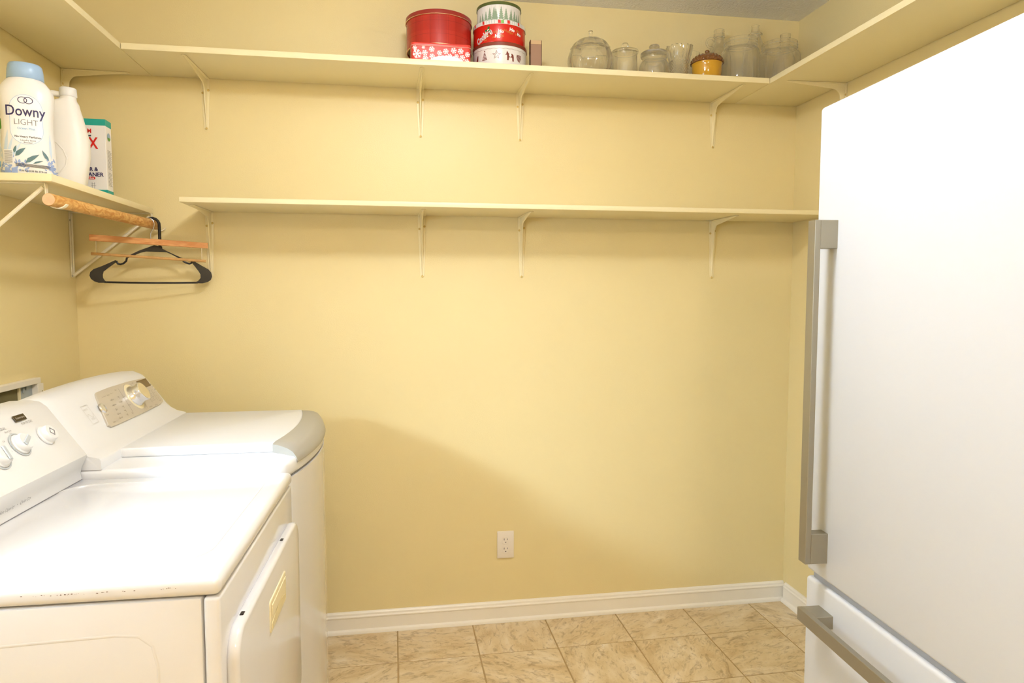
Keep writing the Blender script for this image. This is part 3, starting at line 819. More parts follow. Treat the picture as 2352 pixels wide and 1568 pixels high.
# s: room y;  t: height up the face
def place(bm):
    Rm = Matrix((Vector((0, 1, 0)), wd, wn)).transposed()
    for v in bm.verts: v.co = Rm @ v.co + W0
    return bm
pp = [(-0.745, 0.004), (-0.735, -0.003), (-0.70, -0.0045), (-0.50, -0.005), (-0.35, -0.002), (-0.318, 0.002), (-0.312, 0.008), (-0.314, 0.060), (-0.318, 0.088), (-0.324, 0.0955), (-0.34, 0.0985), (-0.45, 0.103), (-0.60, 0.104), (-0.68, 0.1015), (-0.693, 0.098), (-0.700, 0.090), (-0.725, 0.045)]
pan = obj('control_panel', place(prism(nb(), pp, 'z', -0.008, 0.0020, bev=0.0008, seg=1)), M_panel, con)
obj('display', place(prism(nb(), rrect(-0.408, -0.326, 0.066, 0.095, 0.001, 2), 'z', 0.0019, 0.0026)), M_lcd, pan)
for r0, r1, m_, hh in ((0.029, 0.046, M_panel, 0.003), (0.030, 0.0445, M_cream, 0.0035)):
    b = lathe(nb(), [(r0, 0.001), (r0, hh), (r1 - 0.001, hh), (r1, 0.001)], n=40)
    for v in b.verts: v.co.x -= 0.492; v.co.y += 0.052
    obj('dial_ring', place(b), m_, pan)
b = lathe(nb(), [(0, 0.002), (0.0345, 0.002), (0.034, 0.008), (0.030, 0.013), (0.0285, 0.024), (0.0305, 0.034), (0.0295, 0.0365), (0.0, 0.037)], n=40)
for v in b.verts: v.co.x -= 0.492; v.co.y += 0.052
kn = obj('dial_knob', place(b), M_chrome, pan)
b = lathe(nb(), [(0, 0.0372), (0.0265, 0.0372), (0.0265, 0.0364)], n=32)
for v in b.verts: v.co.x -= 0.492; v.co.y += 0.052
obj('knob_cap', place(b), mat('champagne_cap', rgb(214, 196, 150), 0.35), kn)
b = lathe(nb(), [(0, 0.0045), (0.008, 0.0045), (0.011, 0.004), (0.0135, 0.0055), (0.0155, 0.002)], n=28)
for v in b.verts: v.co.x -= 0.712; v.co.y += 0.053
obj('power_button', place(b), M_chrome, pan)
for s_, t_, r_ in ((-0.318, 0.060, 0.003), (-0.322, 0.070, 0.0025), (-0.3165, 0.05, 0.0025)):
    b = lathe(nb(), [(0, 0.004), (r_, 0.0035), (r_, 0.0015)], n=12)
    for v in b.verts: v.co.x += s_; v.co.y += t_
    obj('indicator', place(b), M_chrome, pan)
lines = []
def ln(a, c, w_=0.0006):
    d = Vector((c[0] - a[0], c[1] - a[1])); n = Vector((-d.y, d.x)).normalized() * w_
    lines.append([(a[0] + n.x, a[1] + n.y), (c[0] + n.x, c[1] + n.y), (c[0] - n.x, c[1] - n.y), (a[0] - n.x, a[1] - n.y)])
ln((-0.552, 0.092), (-0.565, 0.010)); ln((-0.455, 0.020), (-0.458, 0.004)); ln((-0.455, 0.085), (-0.458, 0.096))
for k, s_ in enumerate((-0.395, -0.370, -0.348)): ln((s_, 0.056 - 0.002 * k), (s_ - 0.004, 0.014))
for s_, t_ in ((-0.60, 0.066), (-0.605, 0.05), (-0.61, 0.036), (-0.615, 0.022), (-0.62, 0.010), (-0.65, 0.066), (-0.66, 0.05), (-0.665, 0.036), (-0.67, 0.022), (-0.675, 0.010)):
    ln((s_ + 0.016, t_ + 0.004), (s_ + 0.015, t_ - 0.004))
ln((-0.675, 0.082), (-0.648, 0.083), 0.0003); ln((-0.60, 0.0845), (-0.62, 0.084), 0.0003)
tx = []
for s_, t_, w_ in ((-0.634, 0.083, 'Options'), (-0.632, 0.066, 'Extra Rinse'), (-0.585, 0.068, 'Fabric'), (-0.640, 0.050, 'Second Rinse'), (-0.592, 0.052, 'Soak Time'),
                   (-0.645, 0.036, 'Signal'), (-0.600, 0.037, 'Light'), (-0.65, 0.022, 'Auto Temp'), (-0.605, 0.024, 'Stain'), (-0.655, 0.009, 'Water Level'), (-0.61, 0.010, 'Soil'),
                   (-0.705, 0.006, 'Accela'), (-0.712, 0.031, 'Power'), (-0.573, 0.090, 'Heavy'), (-0.555, 0.062, 'Normal'), (-0.556, 0.034, 'Delicate'), (-0.572, 0.008, 'Rinse'),
                   (-0.44, 0.094, 'Cottons'), (-0.432, 0.003, 'Hand Wash'), (-0.385, 0.002, 'Start  Pause'), (-0.335, 0.010, 'Cancel')):
    tx.append(text2d(w_, 0.0062, s_, t_, squeeze=0.8))
for a in range(3):
    for c_ in range(4): tx.append(text2d('Hot' if a else 'Max', 0.005, -0.386 + a * 0.024, 0.052 - c_ * 0.011, squeeze=0.8))
print_on('panel_lettering', join([flat(lines)] + tx), wface, M_tprint, pan, 0)
tx = [text2d('WHITE', 0.0075, -0.792, 0.066, squeeze=0.9), text2d('FINISH', 0.0075, -0.785, 0.036, squeeze=0.9)]
lines = []
ln((-0.806, 0.078), (-0.770, 0.078), 0.0005); ln((-0.806, 0.024), (-0.770, 0.024), 0.0005); ln((-0.806, 0.078), (-0.806, 0.024), 0.0005); ln((-0.770, 0.078), (-0.770, 0.024), 0.0005)
for k in range(8):
    ln((-0.803 + k * 0.004, 0.046 + 0.006 * math.sin(k * 0.9)), (-0.799 + k * 0.004, 0.046 + 0.006 * math.sin((k + 1) * 0.9)), 0.0006)
print_on('energy_sticker', join([flat(lines)] + tx), lambda s_, q: wface(s_, q, -0.0030), mat('faint_grey_print', rgb(200, 198, 194), 0.5), con, 0)

# ------------------------------------------------------------------ recessed metal box on the left wall
t = thing('utility_box', 'open grey metal utility box on left wall behind the dryer console', 'wall box', (0.0, -0.45, 0.80))
BY0, BY1, BZ0, BZ1, BD = -0.62, -0.322, 0.80, 1.0905, 0.022
b = nb()
bx(b, 0.0008, BD, BY0, BY1, BZ1 - 0.018, BZ1, 0.001, 1); bx(b, 0.0008, BD, BY0, BY1, BZ0, BZ0 + 0.018, 0.001, 1)
bx(b, 0.0008, BD, BY0, BY0 + 0.018, BZ0 + 0.018, BZ1 - 0.018, 0.001, 1)
bx(b, 0.0008, BD, BY1 - 0.020, BY1, BZ0 + 0.018, BZ1 - 0.018, 0.001, 1)
obj('box_frame', b, M_trim, t, 0, world=True)
obj('box_liner', bx(nb(), 0.0010, 0.0045, -0.415, BY1 - 0.019, BZ0 + 0.017, BZ1 - 0.017), M_galv, t, 0, world=True)
obj('box_back', bx(nb(), 0.0009, 0.0030, BY0 + 0.017, -0.414, BZ0 + 0.017, BZ1 - 0.017), M_olive, t, 0, world=True)
obj('box_edge', bx(nb(), 0.0010, 0.0075, -0.424, -0.414, BZ0 + 0.017, BZ1 - 0.017), M_cream, t, 0, world=True)
obj('hinge_strip', bx(nb(), 0.0008, 0.016, BY1 + 0.001, BY1 + 0.008, BZ0, BZ1 - 0.02), M_galv, t, 0, world=True)
b = nb(); bx(b, 0.0008, 0.013, BY1 + 0.0085, BY1 + 0.034, BZ0, BZ1 - 0.022, 0.001, 1)
fl = obj('hinge_flange', b, M_trim, t, 0, world=True)
b = lathe(nb(), [(0, 0.002), (0.003, 0.0015), (0.0035, 0)], n=12)
for v in b.verts: v.co = Vector((0.013 + v.co.z, BY1 + 0.024 + v.co.y, 1.042 + v.co.x))
obj('screw', b, M_steel, fl, 30, world=True)
b = nb(); bx(b, 0.0045, 0.009, -0.400, -0.392, 1.050, 1.066, 0.001, 1); bx(b, 0.0045, 0.011, -0.386, -0.378, 1.058, 1.070, 0.001, 1)
obj('clip', b, M_galv, t, 0, world=True)

# ------------------------------------------------------------------ wall outlet
OX, OZ = 1.5912, 0.3241
t = thing('wall_outlet', 'white duplex wall outlet on the yellow back wall', 'outlet', (OX, 0, OZ))
obj('cover_plate', bx(nb(), -0.035, 0.035, -0.0062, -0.0008, -0.057, 0.057, 0.0022, 2), M_outlet, t)
obj('cover_screw', prism(nb(), arc(0, 0, 0.0028, 0, 330, 11), 'y', -0.0070, -0.006), M_outlet, t)
for zc in (0.0193, -0.0193):
    rc = obj('receptacle', prism(nb(), arc(0, zc, 0.0172, 35, 145, 8) + arc(0, zc, 0.0172, 215, 325, 8), 'y', -0.0085, -0.006, bev=0.0006, seg=1), M_outlet, t)
    for x0, hgt in ((-0.0064, 0.0080), (0.0064, 0.0064)):
        obj('slot', bx(nb(), x0 - 0.0011, x0 + 0.0011, -0.0089, -0.0083, zc + 0.0045 - hgt / 2, zc + 0.0045 + hgt / 2), M_dark, rc)
    obj('ground_hole', prism(nb(), arc(0, zc - 0.0075, 0.0025, 180, 360, 6) + [(0.0025, zc - 0.006), (-0.0025, zc - 0.006)], 'y', -0.0089, -0.0083), M_dark, rc)

# ------------------------------------------------------------------ tins on the upper shelf
Z0 = ZA + TA + 0.0003
# rectangular snowflake tin
t = thing('gift_tin', 'low red rectangular tin with white snowflakes under the plaid tin', 'tin', (1.3245, -0.165, Z0))
sx, y0s, y1s, hs = 0.105, -0.098, 0.085, 0.0640
obj('tin_body', prism(nb(), rrect(-sx + 0.001, sx - 0.001, y0s + 0.001, y1s - 0.001, 0.012, 5), 'z', 0, 0.052), M_tinred2, t)
obj('tin_lid', prism(nb(), rrect(-sx, sx, y0s, y1s, 0.012, 5), 'z', 0.0535, hs, bev=0.002, seg=2), M_tinred2, t)
obj('lid_bead', tube(nb(), [(x, y, 0.0530) for x, y in rrect(-sx - 0.0004, sx + 0.0004, y0s - 0.0004, y1s + 0.0004, 0.012, 5)], 0.0011, 6, closed=True), mat('pink_bead', rgb(236, 170, 156), 0.3), t)
def flake(cx, cz, r, w):
    out = [[(cx + w * 1.7 * math.cos(R(60 * k + 42)), cz + w * 1.7 * math.sin(R(60 * k + 42))) for k in range(6)]]
    for k in range(6):
        a = R(60 * k + 12)
        def L(u, v): return (cx + u * math.cos(a) - v * math.sin(a), cz + u * math.sin(a) + v * math.cos(a))
        out.append([L(w * 1.75, -w * 0.8), L(r, -w * 0.7), L(r, w * 0.7), L(w * 1.75, w * 0.8)])
        for sg in (1, -1):
            q = [L(r * 0.50, sg * w * 0.95), L(r * 0.82, sg * r * 0.36), L(r * 0.95, sg * r * 0.27), L(r * 0.70, sg * w * 0.95)]
            out.append(q if sg < 0 else q[::-1])
    return out
fl_ = []
for x, z, r in ((-0.084, 0.024, 0.0155), (-0.092, 0.044, 0.008), (-0.057, 0.029, 0.0100), (-0.033, 0.042, 0.0100), (-0.006, 0.031, 0.0090), (-0.032, 0.018, 0.0095), (0.016, 0.037, 0.0100),
                (0.044, 0.041, 0.0105), (0.068, 0.040, 0.0105), (0.030, 0.022, 0.0085), (0.054, 0.022, 0.0085), (0.074, 0.018, 0.0105), (0.092, 0.030, 0.009), (-0.062, 0.047, 0.0060), (-0.055, 0.010, 0.010), (0.09, 0.006, 0.009)):
    fl_ += flake(x, z, r, r * 0.17)
print_on('snowflake_print', flat(fl_), lambda s, q: (s, y0s + 0.0004, q), M_whitep, t, 0)
sn = [(-0.04, 0.001)]
for k in range(25):
    a = k / 24
    sn.append((-0.04 + 0.125 * a, 0.004 + 0.019 * math.sin(PI * min(1, a * 1.05)) ** 0.6 + 0.0016 * math.sin(k * 2.4)))
sn.append((0.085, 0.001))
print_on('snowdrift_print', flat([sn]), lambda s, q: (s, y0s + 0.0002, q), M_whitep, t, 0)
# large plaid tin
t = thing('gift_tin', 'large round red plaid tin stacked on the snowflake tin', 'tin', (1.3240, -0.137, Z0 + hs + 0.0003))
rr = 0.1185
obj('tin_body', lathe(nb(), [(0, 0.004), (rr - 0.004, 0.004), (rr - 0.003, 0.0), (rr, 0.001), (rr, 0.108), (0, 0.108)], n=72), M_plaid, t)
obj('tin_base', lathe(nb(), [(0, 0.0034), (rr - 0.0045, 0.0034), (rr - 0.0045, 0.0039)], n=60), M_brass, t)
obj('base_bead', lathe(nb(), [(rr - 0.001, 0.0), (rr + 0.0012, 0.001), (rr + 0.0012, 0.003), (rr - 0.001, 0.004)], n=72), M_rim, t)
ld = obj('tin_lid', lathe(nb(), [(rr + 0.0002, 0.103), (rr + 0.0025, 0.103), (rr + 0.0022, 0.1185), (rr - 0.001, 0.1205), (0, 0.1205)], n=72), M_lidred, t)
obj('lid_bead', lathe(nb(), [(rr + 0.0018, 0.1020), (rr + 0.0036, 0.1028), (rr + 0.0036, 0.1042), (rr + 0.0018, 0.1050)], n=72), M_rim, ld)

SX, SY = 1.5495, -0.142
# white tin with gingerbread motifs, bottom of the stack
t = thing('cookie_tin', 'white round tin with brown folk motifs, lowest of the stack', 'tin', (SX, SY, Z0))
rr = 0.0995; h1 = 0.0905
obj('tin_body', lathe(nb(), [(0, 0), (rr - 0.004, 0), (rr - 0.0005, 0.008), (rr - 0.0005, 0.083), (0, 0.083)], n=72), M_tinw, t)
obj('tin_lid', lathe(nb(), [(rr - 0.0003, 0.078), (rr + 0.0018, 0.078), (rr + 0.0016, 0.089), (rr - 0.001, h1), (0, h1)], n=72), M_lidbrown, t)
cm = cyl_map(0, 0, rr - 0.0005, 0, R(-8))
fig = []
star = [((0.0165 if k % 2 == 0 else 0.0075) * math.sin(PI * k / 5) - 0.012, 0.044 + (0.0165 if k % 2 == 0 else 0.0075) * math.cos(PI * k / 5)) for k in range(10)]
star_i = [((p[0] + 0.012) * 0.84 - 0.012, (p[1] - 0.044) * 0.84 + 0.044) for p in star]
for k in range(10): fig.append([star[k], star[(k + 1) % 10], star_i[(k + 1) % 10], star_i[k]])
for k in range(5):
    a = 2 * PI * k / 5
    for rad in (0.005, 0.009):
        x, z = -0.012 + rad * math.sin(a), 0.044 + rad * math.cos(a)
        fig.append([(x - 0.0012, z), (x, z - 0.0018), (x + 0.0012, z), (x, z + 0.0018)])
# gingerbread tree
for k in range(6):
    w_ = 0.0030 + 0.0017 * k; z = 0.053 - 0.0048 * k
    fig.append([(-0.058 - w_, z), (-0.058 + w_, z), (-0.058 + w_ - 0.0012, z + 0.0026), (-0.058 - w_ + 0.0012, z + 0.0026)])
fig.append([(-0.0605, 0.058), (-0.0555, 0.058), (-0.0565, 0.063), (-0.0595, 0.063)])
# dala horse
fig.append([(0.020, 0.046), (0.0235, 0.0485), (0.0255, 0.060), (0.027, 0.0575), (0.034, 0.049), (0.046, 0.0505), (0.051, 0.047), (0.0525, 0.040), (0.0525, 0.024), (0.047, 0.024), (0.046, 0.036), (0.040, 0.038), (0.034, 0.037), (0.032, 0.026), (0.0265, 0.026), (0.0265, 0.045), (0.0235, 0.0455), (0.021, 0.0435)])
# heart with rows of icing
for k in range(6):
    z = 0.049 - 0.0042 * k; w_ = (0.010, 0.0115, 0.0115, 0.010, 0.0075, 0.0045)[k]
    fig.append([(0.076 - w_, z), (0.076 + w_, z - 0.001), (0.076 + w_, z + 0.0018), (0.076 - w_, z + 0.0028)])
# boot at the left edge
fig.append([(-0.100, 0.030), (-0.090, 0.032), (-0.089, 0.050), (-0.094, 0.051), (-0.095, 0.040), (-0.101, 0.036)])
wv = []
for k in range(60):
    s0, s1 = -0.12 + 0.24 * k / 60, -0.12 + 0.24 * (k + 1) / 60
    z0_, z1_ = 0.0665 + 0.0009 * math.sin(k * 1.1), 0.0665 + 0.0009 * math.sin((k + 1) * 1.1)
    wv.append([(s0, z0_), (s1, z1_), (s1, z1_ + 0.0008), (s0, z0_ + 0.0008)])
rnd = random.Random(3)
dots = []
for k in range(90):
    x, z = rnd.uniform(-0.11, 0.11), rnd.uniform(0.02, 0.063)
    dots.append([(x - 0.0005, z), (x, z - 0.0005), (x + 0.0005, z), (x, z + 0.0005)])
print_on('folk_motif_print', flat(fig + wv), cm, M_brownp, t)
print_on('dot_print', flat(dots), cm, M_tprint, t, 0)
sad = [(0.0385 + 0.0048 * math.cos(k * PI / 6), 0.0445 + 0.0055 * math.sin(k * PI / 6)) for k in range(12)]
cm2 = cyl_map(0, 0, rr - 0.0001, 0, R(-8))
print_on('saddle_print', flat([sad]), cm2, M_whitep, t)
zz = Z0 + h1 + 0.0003
# red cookie tin with striped lid
t = thing('cookie_tin', 'red round cookie tin with striped lid, middle of the stack', 'tin', (SX - 0.002, SY, zz))
rr = 0.0965; h2 = 0.0770
obj('tin_body', lathe(nb(), [(0, 0), (rr - 0.002, 0), (rr - 0.0005, 0.003), (rr - 0.0005, 0.070), (0, 0.070)], n=72), M_tinred, t)
ld = obj('tin_lid', lathe(nb(), [(rr - 0.0003, 0.0625), (rr + 0.0018, 0.0625), (rr + 0.0016, h2 - 0.0015), (rr - 0.001, h2), (0, h2)], n=72), M_tinw, t)
cm = cyl_map(0, 0, rr + 0.0018, 0, R(-8))
red_, grn_, thin_ = [], [], []
for s_, w_ in ((-0.064, 0.008), (-0.004, 0.010), (0.030, 0.010), (0.074, 0.008), (-0.11, 0.008)): red_.append([(s_, 0.0640), (s_ + w_, 0.0640), (s_ + w_ - 0.001, 0.0752), (s_ - 0.001, 0.0752)])
grn_.append([(0.0068, 0.0640), (0.0175, 0.0640), (0.0168, 0.0752), (0.0062, 0.0752)])
for s_ in (-0.095, -0.088, -0.081, -0.073, -0.046, -0.037, -0.028, -0.017, 0.042, 0.050, 0.058, 0.066, 0.086, 0.093, 0.100): thin_.append([(s_, 0.0640), (s_ + 0.0009, 0.0640), (s_ + 0.0004, 0.0752), (s_ - 0.0005, 0.0752)])
print_on('red_stripe_print', flat(red_), cm, M_redp, ld)
print_on('green_stripe_print', flat(grn_), cm, mat('bright_green_print', rgb(128, 190, 96), 0.4), ld)
print_on('thin_stripe_print', flat(thin_), cm, M_leaf, ld)
cm = cyl_map(0, 0, rr - 0.0005, 0, R(-8))
cmb = cyl_map(0, 0, rr + 0.0001, 0, R(-8))
print_on('cookies_back_print', text2d('Cookies', 0.030, -0.060, 0.0225, bold=0.0016, rot=26, squeeze=0.72), cm, M_whitep, t, 0.004)
print_on('cookies_lettering', text2d('Cookies', 0.030, -0.060, 0.0225, bold=-0.0004, rot=26, squeeze=0.72), cmb, M_brownp, t, 0.004)
ww, gg = [], []
for s_, q, sz, k in ((0.048, 0.0445, 0.016, 0), (0.006, 0.036, 0.016, 0), (-0.006, 0.0185, 0.016, 0), (0.080, 0.034, 0.014, 0)): ww.append(text2d('Ho', sz, s_, q, bold=0.0007, rot=-6))
for s_, q, sz in ((-0.012, 0.034, 0.014), (0.020, 0.040, 0.013), (0.034, 0.036, 0.012), (-0.040, 0.024, 0.015), (0.008, 0.021, 0.015), (0.070, 0.033, 0.013), (0.074, 0.046, 0.013), (-0.02, 0.016, 0.010), (-0.052, 0.009, 0.010), (0.046, 0.033, 0.012)): gg.append(text2d('Ho', sz, s_, q, rot=10))
print_on('ho_gold_lettering', join(gg), cm, M_goldp, t, 0.006)
print_on('ho_white_lettering', join(ww), cmb, M_whitep, t, 0.006)
hl = []
for a in (70, 190, 320):
    L = []
    for k in range(12):
        u = k / 11
        wdt = 0.0042 * math.sin(PI * u) * (1 + 0.25 * math.cos(k * PI))
        L.append((u * 0.0145, wdt))
    for k in range(10, 0, -1): L.append((L[k][0], -L[k][1]))
    hl.append([(-0.042 + x * math.cos(R(a)) - y * math.sin(R(a)), 0.0430 + x * math.sin(R(a)) + y * math.cos(R(a))) for x, y in L])
print_on('holly_leaf_print', flat(hl), cm, M_hollyg, t)
print_on('holly_berry_print', flat([arc(-0.043, 0.0425, 0.002, 0, 330, 8), arc(-0.0395, 0.0445, 0.002, 0, 330, 8)]), cmb, M_whitep, t)
zz += h2 + 0.0003
# top tin with fir trees
t = thing('cookie_tin', 'white tin with green fir trees, topmost of the stack', 'tin', (SX - 0.003, SY, zz))
rr = 0.0815; h3 = 0.0695
obj('tin_body', lathe(nb(), [(0, 0), (rr - 0.002, 0), (rr - 0.0005, 0.003), (rr - 0.0005, 0.063), (0, 0.063)], n=64), M_tinw, t)
obj('tin_lid', lathe(nb(), [(rr - 0.0003, 0.0590), (rr + 0.0018, 0.0590), (rr + 0.0016, h3 - 0.0012), (rr - 0.001, h3), (0, h3)], n=64), M_lidgreen, t)
obj('lid_bead', lathe(nb(), [(rr + 0.0004, h3 - 0.001), (rr + 0.0012, h3 - 0.0002), (rr - 0.001, h3 + 0.0008), (rr - 0.002, h3)], n=64), M_rim, t)
trees = []
for s_, hh in ((-0.066, 0.030), (-0.050, 0.034), (-0.034, 0.044), (-0.018, 0.046), (-0.011, 0.040), (0.008, 0.047), (0.026, 0.041), (0.046, 0.040), (0.062, 0.038), (0.074, 0.030), (-0.080, 0.028), (0.088, 0.034)):
    L = []
    n_ = 7
    for k in range(n_):
        z = hh * (1 - k / n_); w_ = 0.0012 + hh * 0.26 * k / n_
        L += [(w_ * 0.45, z), (w_ + 0.0012, z - hh / n_ * 0.9)]
    P_ = [(0, hh + 0.004)] + L + [(0.001, 0.004)]
    trees.append([(s_ + x, y + 0.004) for x, y in P_] + [(s_ - x, y + 0.004) for x, y in P_[:0:-1]])
cm = cyl_map(0, 0, rr - 0.0005, 0, R(-8))
print_on('fir_tree_print', flat(trees), cm, M_treeg, t)
pl = []
for k in range(14):
    s_ = -0.10 + k * 0.0145
    pl.append([(s_, 0.004), (s_ + 0.0004, 0.004), (s_ + 0.0004, 0.058), (s_, 0.058)])
print_on('plank_line_print', flat(pl), cyl_map(0, 0, rr - 0.0008, 0, R(-8)), mat('pale_grey_print', rgb(196, 190, 188), 0.4), t)

# smoked plastic holder beside the stack
t = thing('plastic_holder', 'narrow smoked brown plastic holder beside the stack of tins', 'holder', (1.6765, -0.170, Z0))
for x in (-0.0215, 0.0197): obj('side_wall', bx(nb(), x, x + 0.0018, -0.030, -0.004, 0, 0.118, 0.0006, 1), M_smoked, t)
obj('front_wall', bx(nb(), -0.0197, 0.0197, -0.0295, -0.0270, 0, 0.1030, 0.0006, 1), M_smoke, t)
obj('front_rim', bx(nb(), -0.0197, 0.0197, -0.0292, -0.0268, 0.1032, 0.1175, 0.0006, 1), M_smokel, t)
obj('back_wall', bx(nb(), -0.0197, 0.0197, -0.0065, -0.0040, 0, 0.118, 0.0006, 1), M_smoke, t)
obj('bottom', bx(nb(), -0.0197, 0.0197, -0.0270, -0.0065, 0, 0.003), M_smoke, t)

# ------------------------------------------------------------------ glassware
def shell(prof, th):
    """closed wall from an outer profile (bottom centre to rim)"""
    inner = []
    for i, (r, z) in enumerate(prof):
        a = prof[max(i - 1, 0)]; c_ = prof[min(i + 1, len(prof) - 1)]
        d = Vector((c_[0] - a[0], c_[1] - a[1]))
        d.normalize()
        n = Vector((-d.y, d.x))
        inner.append((max(0.0, r + n.x * th), z + n.y * th))
    inner[0] = (0, prof[0][1] + th * (1.4 if th > 0 else 1.0))
    return prof + inner[::-1]
def smooth_prof(pts, n=5):
    out = []
    for i in range(len(pts) - 1):
        p0 = pts[max(i - 1, 0)]; p1 = pts[i]; p2 = pts[i + 1]; p3 = pts[min(i + 2, len(pts) - 1)]
        for k in range(n):
            t_ = k / n
            f = lambda a, b_, c_, d: 0.5 * ((2 * b_) + (-a + c_) * t_ + (2 * a - 5 * b_ + 4 * c_ - d) * t_ ** 2 + (-a + 3 * b_ - 3 * c_ + d) * t_ ** 3)
            out.append((max(0, f(p0[0], p1[0], p2[0], p3[0])), f(p0[1], p1[1], p2[1], p3[1])))
    return out + [pts[-1]]
def glass_part(name, prof, th, parent, n=48, mod=None, sm=40):
    pr_ = shell(prof, th)
    return obj(name, lathe(nb(), pr_, n=n, mod=mod, nmod=len(prof)), M_glass, parent, 60)

# pumpkin jar
t = thing('glass_jar', 'large ribbed pumpkin-shaped clear glass jar with domed lid', 'jar', (1.8930, -0.165, Z0))
def lobes(th, r, z): return r * (1 + 0.085 * (abs(math.cos(5 * th + 0.3)) ** 0.55 - 0.6))
glass_part('jar_body', smooth_prof([(0, 0), (0.055, 0.001), (0.072, 0.010), (0.083, 0.040), (0.084, 0.070), (0.076, 0.098), (0.070, 0.104)], 4), 0.0068, t, 120, lobes)
ld = glass_part('jar_lid', smooth_prof([(0.0, 0.1475), (0.012, 0.147), (0.036, 0.143), (0.058, 0.130), (0.071, 0.112), (0.0745, 0.1075)], 4), -0.0062, t, 120, lobes)
obj('lid_knob', lathe(nb(), smooth_prof([(0, 0.1478), (0.010, 0.148), (0.0065, 0.155), (0.007, 0.168), (0.009, 0.174), (0.006, 0.177), (0, 0.1775)], 3), n=24), M_glass, t, 60)

def lidded_jar(label, loc, body, lid, knob_, th=0.0025):
    t = thing('glass_jar', label, 'jar', loc)
    glass_part('jar_body', smooth_prof(body, 4), th, t)
    obj('jar_lid', lathe(nb(), lid, n=44), M_glass, t, 50)
    obj('lid_knob', lathe(nb(), smooth_prof(knob_, 3), n=28), M_glass, t, 60)
    return t
tj = lidded_jar('small clear glass jar with flat lid and round ball knob', (2.029, -0.165, Z0),
           [(0, 0), (0.042, 0.001), (0.046, 0.006), (0.047, 0.050), (0.046, 0.085), (0.047, 0.100)],
           [(0, 0.1005), (0.050, 0.1005), (0.0515, 0.104), (0.050, 0.108), (0.030, 0.112), (0.0, 0.1125)],
           [(0, 0.112), (0.006, 0.1125), (0.006, 0.116), (0.0125, 0.122), (0.0140, 0.129), (0.0110, 0.137), (0.005, 0.1405), (0, 0.141)])
tj = lidded_jar('squat clear glass jar with narrowed neck and pressed glass lid', (2.140, -0.180, Z0),
           [(0, 0), (0.048, 0.001), (0.056, 0.010), (0.0575, 0.040), (0.054, 0.060), (0.046, 0.072), (0.045, 0.082), (0.047, 0.086)],
           [(0, 0.0865), (0.050, 0.0865), (0.0525, 0.091), (0.0525, 0.100), (0.046, 0.106), (0.020, 0.110), (0.0, 0.1105)],
           [(0, 0.110), (0.010, 0.1105), (0.011, 0.116), (0.019, 0.122), (0.0195, 0.128), (0.014, 0.133), (0, 0.1340)])
# cut glass vase
t = thing('glass_vase', 'cut crystal glass vase with scalloped flaring rim', 'vase', (2.2430, -0.175, Z0))
def cut(th, r, z):
    d = 0
    if 0.010 < z < 0.075:
        a = 10 * th; q = z * 260
        d = -0.0020 * (abs(math.sin(a + q)) + abs(math.sin(a - q)))
    elif z >= 0.075:
        d = 0.0016 * math.cos(20 * th) * min(1, (z - 0.075) / 0.02)
    zz_ = z
    if z > 0.105: zz_ = z + 0.008 * (abs(math.cos(4 * th)) - 0.5) * (z - 0.105) / 0.025
    return (r + d, zz_)
prf = [(0, 0), (0.030, 0.0), (0.033, 0.004)] + [(0.034 + 0.006 * k / 40, 0.010 + 0.066 * k / 40) for k in range(41)] + [(0.0405, 0.085), (0.043, 0.095), (0.046, 0.107), (0.049, 0.122), (0.050, 0.130)]
obj('vase_body', lathe(nb(), prf + [(0.0475, 0.129), (0.038, 0.100), (0.0330, 0.080), (0.028, 0.03), (0.026, 0.012), (0, 0.011)], n=160, mod=lambda th, r, z: cut(th, r, z), nmod=len(prf)), M_glass, t, 25)
# plain tumblers standing behind
for x, y, r_, hh, lb in ((2.190, -0.062, 0.046, 0.146, 'plain clear tumbler glass standing behind the squat jar'), (2.335, -0.060, 0.040, 0.150, 'plain clear tumbler glass standing behind the acorn jar')):
    t = tag(obj('tumbler', lathe(nb(), shell([(0, 0), (r_ * 0.85, 0), (r_ * 0.9, 0.004), (r_, hh * 0.6), (r_ * 1.02, hh)], 0.002), n=44), M_glass, None, 50), lb, 'glass', 'clear tumblers at the back of the shelf')
    t.location = (x, y, Z0)
# acorn jar
t = thing('acorn_jar', 'amber ceramic acorn jar with brown scaled lid', 'jar', (2.3510, -0.187, Z0))
obj('jar_body', lathe(nb(), smooth_prof([(0, 0), (0.040, 0.0), (0.048, 0.006), (0.0545, 0.030), (0.056, 0.060), (0.054, 0.072), (0, 0.074)], 4), n=48), M_amber, t, 60)
def scales(th, r, z):
    q = (z - 0.068) / 0.036
    row = q * 5.0
    k = 18
    ph = (math.floor(row) % 2) * PI
    b_ = max(0, math.cos(k * th + ph)) * math.sin(PI * (row % 1.0))
    return r + 0.0048 * b_ - 0.0020
lp = [(0.0, 0.0675), (0.052, 0.0675), (0.0600, 0.0690)]
for k in range(40):
    a = R(90 * k / 39)
    lp.append((0.0625 * math.cos(a * 0.93), 0.0705 + 0.037 * math.sin(a)))
obj('jar_lid', lathe(nb(), lp + [(0, 0.108)], n=144, mod=lambda th, r, z: scales(th, r, z) if 0.0705 < z < 0.1065 else r), M_acorn, t, 40)
obj('lid_stem', lathe(nb(), smooth_prof([(0, 0.106), (0.012, 0.106), (0.008, 0.112), (0.009, 0.118), (0.006, 0.1225), (0, 0.123)], 3), n=20), M_acorn, t, 60)
